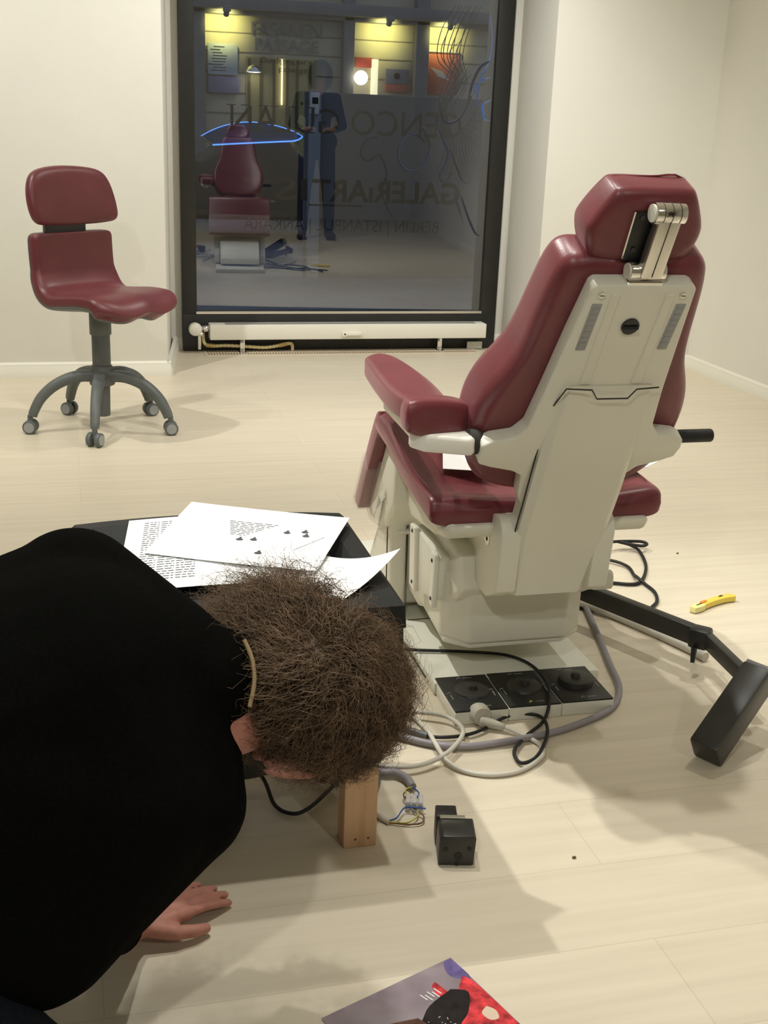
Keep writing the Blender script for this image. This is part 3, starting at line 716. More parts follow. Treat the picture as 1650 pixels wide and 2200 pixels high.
for i in range(len(rings)-1):
    for k in range(m_): f.append((i*m_+k, i*m_+(k+1) % m_, (i+1)*m_+(k+1) % m_, (i+1)*m_+k))
f.append(tuple((len(rings)-1)*m_+k for k in range(m_)))
mesh_of('cabinet', vs, f, M['tvblack'], tv, 25)
b = MB(); sv = []; nn_ = 12
for j in range(nn_+1):
    for i in range(nn_+1):
        u, v = -1+2*i/nn_, -1+2*j/nn_; sv.append((.2275+u*.19, 1.863+v*.162, .426+.014*(1-u*u)*(1-v*v)**.5+.002))
b.add(sv, [(j*(nn_+1)+i, j*(nn_+1)+i+1, (j+1)*(nn_+1)+i+1, (j+1)*(nn_+1)+i) for j in range(nn_) for i in range(nn_)])
b.build('screen', mat('dark_tube_glass', (.018, .020, .020), .12), tv, 60)
b = MB()
for k in range(16): b.box((.10+k*.0125, 1.6535, .195), (.0055, .012, .022))
b.build('air_vent', M['rubber'], tv)
MB().box((.425, 1.640, .366), (.035, .006, .012), bev=.001).build('maker_plate', M['boxgrey'], tv)
for q_, d_ in (((.40, 1.625, .388), (.11, .006, .003)), ((.42, 1.632, .33), (.10, .006, .002))): MB().box(q_, d_).build('trim_line', M['gap'], tv, None)
MB().ell((.235, 1.735, .142), (.085, .07, .018), 24).build('rear_cover', M['black'], tv)
stand = empty('television_stand', (.225, 1.80, 0), 'low stand of raw pine blocks carrying the black television', 'stand')
for x, y in ((.4255, 1.669), (.03, 1.669), (.4255, 1.93), (.03, 1.93)):
    lg = MB().box((x, y, .0725), (.056, .046, .145), bev=.0015).build('wooden_leg', M['wood'], stand)
    if x > .4 and y < 1.8:
        for dx in (-.008, .014): MB().cyl((x+dx, y-.0235, .016), (x+dx, y-.0225, .016), .0022, n=8).build('nail_hole', M['brown'], lg)

# papers on the screen
def quad_sheet(c, hfun, inkf, label, nseg=14):
    A, B_, C_, D_ = [Vector((p[0], p[1])) for p in c]
    P = lambda s, t: (A*(1-s)+B_*s)*(1-t)+(D_*(1-s)+C_*s)*t
    def S(s, t, w=0.):
        p = P(s, t); return Vector((p.x, p.y, hfun(s, t)+w))
    v = [S(i/nseg, j/nseg) for j in range(nseg+1) for i in range(nseg+1)]; n2 = len(v)
    v += [S(i/nseg, j/nseg, -.0004) for j in range(nseg+1) for i in range(nseg+1)]
    ff = []
    w = nseg+1
    for j in range(nseg):
        for i in range(nseg):
            a = j*w+i; ff.append((a, a+1, a+w+1, a+w)); ff.append((n2+a, n2+a+w, n2+a+w+1, n2+a+1))
    for i in range(nseg):
        for a, b2 in ((i, i+1), (nseg*w+i, nseg*w+i+1), (i*w, i*w+w), (i*w+nseg, i*w+w+nseg)): ff.append((a, b2, n2+b2, n2+a))
    o = mesh_of('paper_sheet', v, ff, M['paper'], None, 60)
    tag(o, label, 'paper', 'loose sheets of paper')
    b = MB()
    def bar_(s0, t0, s1, t1, th):
        k = max(1, int(abs(s1-s0)*nseg)+1)
        d = Vector((t1-t0, -(s1-s0))); 
        for q in range(k):
            a0, a1 = s0+(s1-s0)*q/k, s0+(s1-s0)*(q+1)/k; b0, b1 = t0+(t1-t0)*q/k, t0+(t1-t0)*(q+1)/k
            b.add([S(a0, b0-th, .0006), S(a1, b1-th, .0006), S(a1, b1+th, .0006), S(a0, b0+th, .0006)], [(0, 1, 2, 3)])
    inkf(bar_, b, S)
    if b.v: b.build('print', M['ink'], o, None)
    return o
def dashes(bar_, s0, s1, t, th):
    s = s0
    while s < s1:
        L = rnd.uniform(.02, .06); bar_(s, t, min(s+L, s1), t, th); s += L+.010
def ink1(bar_, b, S):
    for r_ in range(27):
        t = .07+r_*.031
        for c0, c1 in ((.14, .27), (.285, .42), (.435, .585)): dashes(bar_, c0, c1, t, .0032)
quad_sheet([(.083, 2.067), (.292, 2.080), (.252, 1.735), (.044, 1.722)], lambda s, t: .4505+.002*math.sin(PI*s), ink1, 'white sheet of closely set text columns, leftmost on the television')
def lampfig(b, S, s, t, k=1.):
    for i in range(10):
        a0, a1 = 2*PI*i/10, 2*PI*(i+1)/10
        b.add([S(s, t, .0006), S(s+.022*k*math.cos(a0), t+.020*k*math.sin(a0), .0006), S(s+.022*k*math.cos(a1), t+.020*k*math.sin(a1), .0006)], [(0, 1, 2)])
    b.add([S(s-.006, t-.045*k, .0006), S(s+.004, t-.045*k, .0006), S(s+.012, t, .0006), S(s-.016, t, .0006)], [(0, 1, 2, 3)])
def ink2(bar_, b, S):
    for r_ in range(9): dashes(bar_, .32+.008*r_, .62-.018*r_, .28+r_*.030, .0035)
    for s, t in ((.46, .60), (.54, .58), (.70, .40), (.80, .36), (.82, .43), (.62, .80)): lampfig(b, S, s, t)
    bar_(.93, .42, .80, .70, .004)
quad_sheet([(.202, 2.137), (.472, 1.985), (.362, 1.742), (.098, 1.884)], lambda s, t: .455+.006*s*s+.004*(1-t), ink2, 'white sheet with a small text block and tiny lamp drawings, topmost on the television')
def ink3(bar_, b, S):
    for r_ in range(7): dashes(bar_, .12+.03*r_, .40+.045*r_, .50+r_*.055, .004)
quad_sheet([(.340, 1.885), (.500, 1.738), (.383, 1.637), (.235, 1.775)], lambda s, t: .4515+.040*max(0, s-.35)**2*(1.25-t)**2*1.6, ink3, 'white sheet with slanted text lines and a curled corner overhanging the television')

# ------------------------------------------------------------------ people
def capsule(mb, a, b_, ra, rb, n=16):
    a, b_ = Vector(a), Vector(b_); d = b_-a; L = d.length
    prof_ = []
    for k in range(7): t = PI/2*(1-k/6); prof_.append((ra*math.cos(t), -ra*math.sin(t)))
    for k in range(7): t = PI/2*k/6; prof_.append((rb*math.cos(t), L+rb*math.sin(t)))
    q = (Vector((0, 0, 1)).rotation_difference(d.normalized()) if L > 1e-6 else Matrix.Identity(3).to_quaternion()).to_matrix().to_4x4()
    prof_[0] = (1e-5, prof_[0][1]); prof_[-1] = (1e-5, prof_[-1][1])
    mb.lathe(prof_, a, n, q)
    m0 = len(mb.v)
    k = len(prof_); base = m0-n*k
    mb.f.append(tuple(base+i*k for i in range(n))); mb.f.append(tuple(base+i*k+k-1 for i in range(n))[::-1]); mb.mi += [0, 0]

def fused(name, mb, voxel, it, m, parent=None, smooth_fac=.5):
    """fuse the collected shapes into one continuous skin"""
    o = mesh_of('fuse', mb.v, mb.f, None, None)
    a = o.modifiers.new('r', 'REMESH'); a.mode = 'VOXEL'; a.voxel_size = voxel; a.use_smooth_shade = True
    s_ = o.modifiers.new('s', 'SMOOTH'); s_.factor = smooth_fac; s_.iterations = it
    dg = bpy.context.evaluated_depsgraph_get(); dg.update()
    me = bpy.data.meshes.new_from_object(o.evaluated_get(dg)); bpy.data.objects.remove(o)
    me.name = name; me.materials.clear()
    for p in me.polygons: p.use_smooth = True
    return link(name, me, m, parent)

def head_frame(hC, U, F):
    U = U.normalized(); F = (F-U*F.dot(U)).normalized(); Rr = F.cross(U)
    return lambda f_, r_, u_: hC + F*f_ + Rr*r_ + U*u_, Matrix((( F.x, Rr.x, U.x, 0), (F.y, Rr.y, U.y, 0), (F.z, Rr.z, U.z, 0), (0, 0, 0, 1)))
def head_mesh(mb, hp_, mt, k=1.):
    mb.ell(hp_(-.005, 0, .012), (.098*k, .077*k, .092*k), 28, mt)
    mb.ell(hp_(.035, 0, -.055), (.055*k, .056*k, .060*k), 24, mt)
    mb.ell(hp_(.070, 0, -.095), (.022, .024, .018), 14, mt)          # chin
    mb.ell(hp_(.092, 0, -.040), (.017, .013, .020), 14, mt); capsule(mb, hp_(.092, 0, -.004), hp_(.104, 0, -.040), .007, .010, 10)   # nose
    for s in (-1, 1):
        mb.ell(hp_(.076, s*.032, .012), (.018, .026, .009), 14, mt)  # brow
        mb.ell(hp_(.070, s*.040, -.030), (.020, .022, .018), 14, mt) # cheek
        mb.ell(hp_(.078, s*.032, -.004), (.011, .014, .010), 12, mt) # eye
    mb.ell(hp_(.088, 0, -.066), (.010, .022, .006), 12, mt); mb.ell(hp_(.086, 0, -.075), (.010, .019, .006), 12, mt)  # lips

def hand_mesh(mb, wr, dirv, up, side_, length=.17, curl=.25, splay=1.):
    """palm and five unequal fingers; side_ = direction of the thumb"""
    dirv, up, side_ = dirv.normalized(), up.normalized(), side_.normalized()
    k = length/.18
    P = lambda a, b_, c: wr + dirv*a*k + side_*b_*k + up*c*k
    for b0, b1, r0, r1 in ((.018, .027, .017, .0135), (.006, .009, .018, .014), (-.006, -.010, .017, .0135), (-.016, -.027, .015, .012)):
        capsule(mb, P(.012, b0, 0), P(.088, b1, .002), r0*k, r1*k, 12)
    for b0, L, r_, sp in ((.028, (.042, .026, .020), .0092, .10), (.009, (.046, .030, .021), .0095, .03), (-.010, (.043, .027, .020), .0090, -.04), (-.028, (.033, .020, .018), .0078, -.13)):
        p = P(.090, b0, .003); an = -.03; sp *= splay
        for i, l in enumerate(L):
            an += curl*(.4, .8, .6)[i]
            q = p + (dirv*math.cos(an)*math.cos(sp) + side_*math.sin(sp) - up*math.sin(an))*l*k
            capsule(mb, p, q, r_*k*(1-.06*i), r_*k*(1-.06*(i+1)), 10); p = q
    p = P(.020, .026, -.002)
    for d_, l, r0, r1 in (((.74, .64, -.10), .040, .0165, .0135), ((.93, .36, -.05), .032, .0125, .0115), ((.985, .12, -.12), .022, .0115, .0095)):
        q = p + (dirv*d_[0]+side_*d_[1]+up*d_[2])*l*k
        capsule(mb, p, q, r0*k, r1*k, 12); p = q

pr = empty('person', (-.2, 1.3, 0), 'kneeling person in a black sweater bent over by the television, one hand on the floor', 'person')
N_, B1, LS, RS, MBk, PE, EL, RB = [(Vector(p[:3]), p[3]) for p in ((.084, 1.339, .504, .091), (-.02, 1.33, .50, .15), (-.013, 1.42, .572, .088), (.104, 1.26, .361, .077), (-.197, 1.297, .451, .178), (-.42, 1.27, .36, .18), (-.078, 1.233, .261, .119), (.02, 1.26, .38, .13))]
WR = Vector((.048, 1.474, .036)); WL = Vector((-.150, 1.530, .034)); LE = Vector((-.150, 1.560, .30))
hC = Vector((.280, 1.352, .455)); hU = Vector((.96, -.14, -.12)); hF = Vector((.14, .86, -.50))
hp_, hmt = head_frame(hC, hU, hF)
KR, KL, FR, FL = Vector((-.100, 1.10, .12)), Vector((-.32, 1.56, .085)), Vector((-.52, 1.06, .05)), Vector((-.74, 1.50, .05))
b = MB(); head_mesh(b, hp_, hmt)
for s in (-1, 1):      # ears
    e = hp_(-.020, s*.101, -.024)
    em = hmt @ Matrix.Rotation(s*R(18), 4, 'Z')
    b.ell(e, (.021, .0075, .033), 18, em); b.ell(hp_(-.034, s*.110, -.022), (.008, .008, .035), 12, em); b.ell(hp_(-.008, s*.092, -.060), (.009, .007, .012), 10, em)
capsule(b, hp_(-.010, .0, -.045), N_[0]+Vector((-.01, 0, -.015)), .050, .056); capsule(b, hp_(-.010, .034, -.05), N_[0]+Vector((.02, -.06, -.06)), .040, .05)
cap2 = lambda mb, A, B_, k: capsule(mb, A[0], B_[0], A[1]*k, B_[1]*k, 20)
for A, B_ in ((N_, B1), (B1, LS), (B1, RS), (N_, LS), (N_, RS), (B1, MBk), (MBk, PE), (B1, RB), (RB, RS)): cap2(b, A, B_, .80)
capsule(b, RS[0], EL[0], .055, .045); capsule(b, EL[0], WR, .043, .026); capsule(b, LS[0], LE, .055, .042); capsule(b, LE, WL, .040, .026)
hand_mesh(b, WR, Vector((.86, .52, -.09)), Vector((-.05, -.22, .96)), Vector((.50, -.84, -.12)), .155, .22, .45)
hand_mesh(b, WL, Vector((.3, .9, -.12)), Vector((0, .1, 1)), Vector((.95, -.3, 0)), .17, .12)
capsule(b, PE[0], KR, .11, .062); capsule(b, KR, FR, .056, .04); capsule(b, PE[0]+Vector((0, .1, 0)), KL, .10, .06); capsule(b, KL, FL, .055, .04)
for ft, d in ((FR, Vector((-.14, 0, -.012))), (FL, Vector((-.14, 0, -.012)))): capsule(b, ft, ft+d, .038, .030)
body = fused('body', b, .0034, 3, M['skin'], pr)
b = MB()
for A, B_ in ((N_, B1), (B1, LS), (B1, RS), (N_, LS), (N_, RS), (B1, MBk), (MBk, PE), (RS, EL), (B1, RB), (RB, RS), (RB, EL), (LS, MBk), (RB, MBk)): cap2(b, A, B_, 1.)
capsule(b, N_[0], Vector((.138, 1.325, .490)), .088, .072, 20); capsule(b, EL[0], WR+Vector((-.028, -.030, .022)), .085, .042); capsule(b, LS[0], LE, .085, .062); capsule(b, LE, WL+Vector((0, 0, .035)), .060, .040)
sw = fused('sweater', b, .007, 6, M['sweater'], pr)
b = MB(); capsule(b, PE[0]+Vector((-.06, -.02, -.02)), KR, .165, .080); capsule(b, KR, FR, .074, .052); capsule(b, PE[0]+Vector((-.06, .1, -.02)), KL, .15, .080); capsule(b, KL, FL, .074, .052); capsule(b, PE[0]+Vector((-.10, -.03, 0)), PE[0]+Vector((-.10, .09, 0)), .17, .17)
fused('trousers', b, .007, 4, M['trousers'], pr)
cd = catmull([(.182, 1.246, .490), (.190, 1.262, .513), (.190, 1.280, .535), (.183, 1.298, .553)], 6)
MB().tube(cd, .0028, 8, 1, smooth=False).build('neck_strap', M['strap'], pr, 60)

# hair: a close cap and thousands of curling strands
def hair_strands(hp2, hmt2, hC2, semi, whorl, n, seed, lens, lift, curl, rad_, mask, drag=Vector((0, 0, 0)), extra=None):
    rg = np.random.default_rng(seed)
    fwd = np.array([list(r_)[:3] for r_ in hmt2.to_3x3()])           # head -> world
    W = np.array(whorl, float); W /= np.linalg.norm(W)
    Wl = fwd.T @ W                                                   # whorl in head frame
    V = []; Fc = []; sides = 3; npt = 15
    made = 0; tries = 0
    while made < n and tries < n*12:
        tries += 1
        d = rg.normal(size=3); d /= np.linalg.norm(d)
        if not mask(d, rg): continue
        p = d*semi; t = d-Wl*(d@Wl)*1.0; nl = np.linalg.norm(t); t = t/nl if nl > .08 else rg.normal(size=3)
        if extra is not None: t = t+extra(d)
        t = t-d*(t@d); t /= np.linalg.norm(t)+1e-9
        jit = rg.normal(size=3)*.35; t = t+jit-d*(jit@d); t /= np.linalg.norm(t)
        L = rg.uniform(*lens); lf = rg.uniform(*lift); ph = rg.uniform(0, 2*PI); fr = rg.uniform(1.4, 4.2); cr = rg.uniform(*curl)
        pts = []; q = p.copy(); s_ = np.cross(d, t)
        for k in range(npt):
            a = k/(npt-1)
            rad0 = np.linalg.norm(q/semi); base = q/rad0
            out_n = base/semi; out_n /= np.linalg.norm(out_n)
            h_ = lf*(a**.7)
            off = s_*cr*math.sin(ph+a*fr*2*PI)*a**.5 + out_n*(h_+cr*.8*math.cos(ph+a*fr*2*PI)*a**.5)
            pts.append(base+off)
            q = base + t*L/(npt-1); nt = t-out_n*(t@out_n); t = nt/(np.linalg.norm(nt)+1e-9)
        pts = np.array(pts) @ fwd.T + np.array(hC2) + np.outer((np.arange(npt)/(npt-1))**1.5, np.array(drag))
        o0 = len(V)*1; 
        r0 = rad_*rg.uniform(.7, 1.3)
        for k in range(npt):
            tg = pts[min(k+1, npt-1)]-pts[max(k-1, 0)]; tg /= np.linalg.norm(tg)+1e-9
            u = np.cross(tg, [.31, .52, .79]); u /= np.linalg.norm(u)+1e-9; w = np.cross(tg, u)
            rr = r0*(1-.75*(k/(npt-1))**2)
            for c in range(sides):
                an_ = 2*PI*c/sides; V.append(pts[k]+(u*math.cos(an_)+w*math.sin(an_))*rr)
        for k in range(npt-1):
            for c in range(sides): Fc.append((o0+k*sides+c, o0+k*sides+(c+1) % sides, o0+(k+1)*sides+(c+1) % sides, o0+(k+1)*sides+c))
        made += 1
    return V, Fc
def add_hair(name, parts, cap_, m, parent):
    V = []; Fc = []
    for v, f in parts: o0 = len(V); V += list(v); Fc += [tuple(i+o0 for i in q) for q in f]
    if cap_ is not None: o0 = len(V); V += [tuple(x) for x in cap_[0]]; Fc += [tuple(i+o0 for i in q) for q in cap_[1]]
    me = bpy.data.meshes.new(name); me.from_pydata([tuple(map(float, x)) for x in V], [], Fc); me.update()
    for p in me.polygons: p.use_smooth = True
    return link(name, me, m, parent)
def hair_cap(hp2, semi, mask):
    g = MB(); n = 30; keep = []
    for j in range(n+1):
        th_ = PI*j/n
        for i in range(2*n):
            ph_ = PI*i/n; d = np.array([math.sin(th_)*math.cos(ph_), math.sin(th_)*math.sin(ph_), math.cos(th_)])
            g.v.append(tuple(hp2(*(d*semi)))); keep.append(mask(d))
    for j in range(n):
        for i in range(2*n):
            q = (j*2*n+i, j*2*n+(i+1) % (2*n), (j+1)*2*n+(i+1) % (2*n), (j+1)*2*n+i)
            if all(keep[x] for x in q): g.f.append(q)
    return g.v, g.f
def scalp(d, rg=None):
    f_, r_, u_ = d
    if f_ > .45 and u_ < .62: return False
    if u_ < -.86: return False
    if abs(r_) > .46 and u_ < .14 and -.66 < f_: return False       # round the ears
    if u_ < -.30 and f_ > -.35: return False
    return True
semi = np.array([.106, .086, .102])
whorl = (-.15, -.50, .85)
toward_neck = lambda d: np.array([0, 0, -.35])
parts = [hair_strands(hp_, hmt, hC, semi, whorl, 4600, 1, (.05, .11), (.004, .030), (.004, .011), .00060, scalp),
         hair_strands(hp_, hmt, hC, semi, whorl, 1100, 2, (.06, .12), (.018, .050), (.006, .014), .00034, scalp),
         # loose curls standing out on the far side and the nape
         hair_strands(hp_, hmt, hC, semi, whorl, 1100, 3, (.07, .14), (.020, .055), (.007, .016), .0005, lambda d, rg: d[1] < -.20 and d[2] < .45 and d[0] < .45 and d[2] > -.80, extra=lambda d: np.array([-.2, -.2, -.9]), drag=Vector((-.010, .006, .022))),
         hair_strands(hp_, hmt, hC, semi, whorl, 800, 6, (.06, .13), (.03, .075), (.008, .018), .00045, lambda d, rg: d[1] < -.45 and -.85 < d[2] < .15 and -.75 < d[0] < .2, extra=lambda d: np.array([-.2, -.6, -.7]), drag=Vector((-.022, .004, .036))),
         hair_strands(hp_, hmt, hC, semi, whorl, 1500, 4, (.05, .09), (.004, .028), (.004, .010), .0006, lambda d, rg: d[0] < .1 and d[1] < .45 and -.95 < d[2] < -.35, extra=lambda d: np.array([0, 0, -.5])),
         # curls hanging round the forehead side, past the ear
         hair_strands(hp_, hmt, hC, semi, whorl, 900, 5, (.05, .10), (.01, .045), (.005, .014), .00045, lambda d, rg: d[1] > .3 and d[2] > .28 and d[0] > -.2, extra=lambda d: np.array([.4, .5, 0]))]
add_hair('hair', parts, hair_cap(hp_, semi*.985, lambda d: scalp(d)), M['hair'], pr)

# second person, standing to the right of the camera: shows in the window as a reflection
PX, PY = 1.70, .06
ps = empty('person', (PX, PY, 0), 'standing person in dark clothes seen only as a reflection in the shop window', 'person')
hp2, hmt2 = head_frame(Vector((PX+.02, PY+.02, 1.60)), Vector((0, 0, 1)), Vector((-.1, 1, 0)))
V3 = lambda x, y, z: Vector((PX+x, PY+y, z))
def standing(b, k, coat):
    capsule(b, V3(-.09, 0, .95), V3(.09, 0, .95), .105*k, .105*k); capsule(b, V3(0, 0, .98), V3(.01, 0, 1.20), .125*k, .125*k); capsule(b, V3(-.09, 0, 1.28), V3(.10, 0, 1.28), .115*k, .115*k); capsule(b, V3(-.15, 0, 1.36), V3(.16, 0, 1.36), .055*k, .055*k)
    for s in (-1, 1):
        sh_ = V3(s*.18, 0, 1.36); el = V3(s*.25, .02, 1.10); wr = V3(s*.16, .20, 1.06)
        capsule(b, sh_, el, .052*k, .043*k); capsule(b, el, wr, .040*k, .027*k)
    return b
b = standing(MB(), .84, 0); head_mesh(b, hp2, hmt2); capsule(b, V3(.01, 0, 1.36), V3(.02, .01, 1.52), .055, .050)
for s in (-1, 1):
    b.ell(hp2(-.005, s*.08, -.02), (.02, .008, .032), 14, hmt2)
    hand_mesh(b, V3(s*.16, .20, 1.06), Vector((-s*.8, .5, .1)), Vector((0, .2, 1)), Vector((0, .9, .3)), .16, .5)
    capsule(b, V3(s*.085, 0, .92), V3(s*.12, .02, .50), .075, .05); capsule(b, V3(s*.12, .02, .50), V3(s*.135, -.01, .09), .048, .034); capsule(b, V3(s*.135, -.03, .045), V3(s*.15, .14, .035), .036, .03)
fused('body', b, .0055, 2, M['skin'], ps)
fused('jacket', standing(MB(), 1.0, 1), .008, 3, M['sweater'], ps)
b = MB()
for s in (-1, 1):
    capsule(b, V3(s*.085, 0, .92), V3(s*.12, .02, .50), .098, .070); capsule(b, V3(s*.12, .02, .50), V3(s*.135, -.01, .10), .068, .055)
capsule(b, V3(-.09, 0, .95), V3(.09, 0, .95), .112, .112)
fused('trousers', b, .008, 3, M['trousers'], ps)
for s in (-1, 1):
    b = MB(); capsule(b, V3(s*.135, -.04, .045), V3(s*.155, .15, .040), .045, .040); b.box(V3(s*.146, .06, .012), (.085, .27, .022), bev=.006); b.build('shoe', M['black'], ps, 60)
sm2 = np.array([.110, .092, .112])
sc2 = lambda d, rg=None: not (d[0] > .35 and d[2] < .5) and d[2] > -.75
add_hair('hair', [hair_strands(hp2, hmt2, Vector((PX+.02, PY+.02, 1.60)), sm2, (0, 0, 1), 900, 9, (.10, .22), (.005, .04), (.004, .012), .0012, sc2, drag=Vector((0, 0, -.06)))], hair_cap(hp2, sm2, sc2), M['hairdark'], ps)

# ------------------------------------------------------------------ cables and small things on the floor
def flat(pts, z): return [(x, y, z) for x, y in pts]
blk = [(.600, 2.36, .010), (.640, 2.325, .020), (.672, 2.314, .036), (.72, 2.301, .036), (.816, 2.277, .036), (.898, 2.243, .037), (.935, 2.184, .038), (.936, 2.093, .040), (.915, 2.024, .038), (.889, 1.985, .012), (.830, 1.935, .008), (.788, 1.885, .008), (.786, 1.841, .008), (.826, 1.860, .008), (.872, 1.925, .016), (.890, 1.995, .012), (.862, 2.018, .012), (.818, 2.016, .010), (.736, 1.969, .008), (.667, 1.963, .008), (.626, 1.986, .008), (.590, 2.030, .008), (.48, 2.12, .008)]
bc = tubeobj('cable', blk, .0036, M['rubber'], 'black cable looping over the foot control of the dental chair', 'cable', n=8)
MB().cyl((.640, 1.972, .0085), (.595, 2.020, .0085), .0075, .0055, n=12).build('cable_joint', M['grey'], bc)
tubeobj('cable', [(1.09, 2.72, .012), (1.235, 2.64, .012), (1.218, 2.522, .010), (1.171, 2.333, .009), (1.139, 2.211, .009), (1.110, 2.101, .009), (1.055, 2.018, .009), (.965, 1.967, .009), (.872, 1.936, .009), (.758, 1.920, .009), (.691, 1.920, .009), (.633, 1.944, .009), (.570, 1.99, .009), (.44, 2.06, .009)], .0070, M['cablegrey'], 'thick grey cable curving round the right side of the foot control', 'cable', n=10)
wc = tubeobj('cable', [(.801, 1.972, .012), (.829, 1.940, .008), (.849, 1.903, .006), (.836, 1.860, .006), (.778, 1.819, .006), (.720, 1.813, .006), (.673, 1.835, .006), (.647, 1.869, .012), (.641, 1.924, .018), (.644, 1.998, .010), (.630, 2.069, .006), (.600, 2.11, .006), (.50, 2.15, .006)], .0046, M['cablewhite'], 'white power cable ending in a dusty plug in front of the foot control', 'cable', n=10)
pl = MB().lathe([(0, -.020), (.017, -.020), (.021, -.012), (.022, .004), (.019, .014), (.012, .017), (0, .017)], (.762, 2.018, .022), 24, Matrix.Rotation(R(-100), 4, 'X'))
pl.cyl((.758, 2.000, .016), (.800, 1.972, .012), .012, .007, n=14, bev=.003); pl.build('plug', M['plug'], wc)
for dx in (-.008, .009): MB().cyl((.762+dx, 2.033, .026), (.760+dx, 2.050, .027), .0022, n=10).build('prong', M['chrome'], wc)
tubeobj('cable', flat([(.48, 2.10), (.599, 2.065), (.646, 2.056), (.696, 2.027), (.712, 1.976), (.691, 1.930), (.641, 1.879), (.588, 1.855), (.544, 1.858), (.505, 1.875), (.40, 1.93)], .0165), .0046, M['cablewhite'], 'white cable loop coming out from behind the television', 'cable', n=10)
tubeobj('cable', [(.24, 1.90, .05), (.291, 1.854, .03), (.306, 1.789, .007), (.333, 1.757, .006), (.364, 1.770, .006), (.402, 1.809, .008), (.444, 1.866, .006), (.46, 1.93, .006)], .0036, M['rubber'], 'black cable sagging to the floor beneath the television', 'cable', n=8)
tubeobj('cable', [(.33, 1.925, .02), (.380, 1.873, .016), (.406, 1.840, .016), (.470, 1.79, .012), (.50, 1.82, .012), (.52, 1.90, .01)], .0045, M['grey'], 'dark grey cable running behind the wooden leg of the television stand', 'cable', n=8)
tubeobj('cable', [(.42, 1.90, .01), (.513, 1.853, .012), (.540, 1.846, .012), (.556, 1.824, .011), (.559, 1.795, .010)], .0075, M['cablegrey'], 'short grey cable end with bared wires at the terminal block', 'cable', n=10)
tb = empty('terminal_block', (.547, 1.742, 0), 'translucent terminal block joining coloured wires beside the wooden leg', 'terminal block')
rz = R(-18)
bk_ = MB()
for k in range(3): bk_.box(Vector((.547, 1.742, .012))+Matrix.Rotation(rz, 3, 'Z') @ Vector((-.011+k*.011, 0, 0)), (.0085, .030, .018), rz, .002)
bk_.box((.547, 1.742, .006), (.032, .012, .008), rz); bk_.build('housing', M['clear'], tb)
for nme, m_, pts in (('blue_wire', 'blue', [(.559, 1.795, .010), (.562, 1.78, .012), (.562, 1.765, .014), (.556, 1.755, .013)]), ('striped_wire', 'gy', [(.559, 1.795, .010), (.545, 1.785, .014), (.539, 1.772, .016), (.545, 1.757, .013)]), ('brown_wire', 'brown', [(.558, 1.795, .010), (.540, 1.780, .010), (.534, 1.766, .012), (.536, 1.757, .013)]),
                     ('blue_wire', 'blue', [(.490, 1.702, .007), (.505, 1.704, .010), (.525, 1.728, .012), (.545, 1.722, .014), (.562, 1.722, .010)]), ('striped_wire', 'gy', [(.490, 1.700, .006), (.52, 1.692, .006), (.542, 1.705, .008), (.548, 1.728, .012)]), ('brown_wire', 'brown', [(.490, 1.700, .005), (.52, 1.688, .005), (.545, 1.688, .005), (.553, 1.705, .008), (.540, 1.727, .012)])):
    MB().tube(pts, .0014, 6, 7).build(nme, M[m_], tb, 60)
tubeobj('cable', [(.44, 1.79, .006), (.465, 1.745, .006), (.477, 1.722, .006), (.491, 1.700, .006)], .0055, M['cablewhite'], 'thin white cable beside the wooden leg, bared into coloured wires', 'cable', n=10)
# thin black lead at the right of the chair
tubeobj('cable', [(1.10, 2.80, .05), (1.361, 2.882, .024), (1.412, 2.901, .03), (1.466, 2.925, .03), (1.523, 2.936, .026), (1.572, 2.936, .022), (1.580, 2.918, .020), (1.551, 2.904, .022), (1.498, 2.935, .026), (1.536, 2.935, .014), (1.545, 2.893, .010), (1.52, 2.802, .006), (1.479, 2.725, .006), (1.436, 2.673, .006), (1.403, 2.668, .006), (1.358, 2.686, .006), (1.22, 2.73, .006)], .0046, M['rubber'], 'thin black lead with a folded loop on the floor right of the dental chair', 'cable', n=8)
tubeobj('cable', [(1.12, 2.86, .03), (1.361, 2.878, .012), (1.401, 2.857, .010), (1.441, 2.821, .010), (1.458, 2.782, .008), (1.449, 2.729, .006), (1.440, 2.697, .014), (1.449, 2.661, .006), (1.449, 2.611, .006), (1.435, 2.565, .006), (1.413, 2.530, .006), (1.360, 2.484, .006), (1.317, 2.462, .006), (1.274, 2.478, .006), (1.239, 2.510, .006), (1.15, 2.60, .006)], .0046, M['rubber'], 'black lead snaking under the black side arm of the dental chair', 'cable', n=8)

# loose black mounting block
bb = empty('mounting_block', (.585, 1.62, 0), 'small black plastic mounting block with round holes standing on the floor', 'block')
rb_ = R(-13); rm = Matrix.Rotation(rb_, 4, 'Z'); bc_ = Vector((.574, 1.594, 0))
def bbm(u, v, w): return bc_ + (rm @ Vector((u*.88, w*.88, v*.88)))
MB().prism([(-.033, .002), (.033, .002), (.036, .058), (.034, .064), (-.026, .064), (-.032, .058)], bbm, -.036, .026, .0025, 2).build('body', M['armblack'], bb)
MB().prism([(-.034, .002), (.008, .002), (.006, .064), (-.034, .064)], bbm, .030, .070, .0025, 2).build('rear_lug', M['black'], bb)
MB().prism([(-.028, .056), (.020, .056), (.020, .0665), (-.028, .0665)], bbm, .022, .032, .001, 1).build('metal_plate', M['satin'], bb)
for u, v, r_ in ((.004, .022, .0075), (-.020, .036, .0042), (.024, .038, .0042), (.002, .006, .004)): MB().cyl(bbm(u, v, -.0368), bbm(u, v, -.034), r_*.95, n=18).build('hole', M['rubber'], bb)

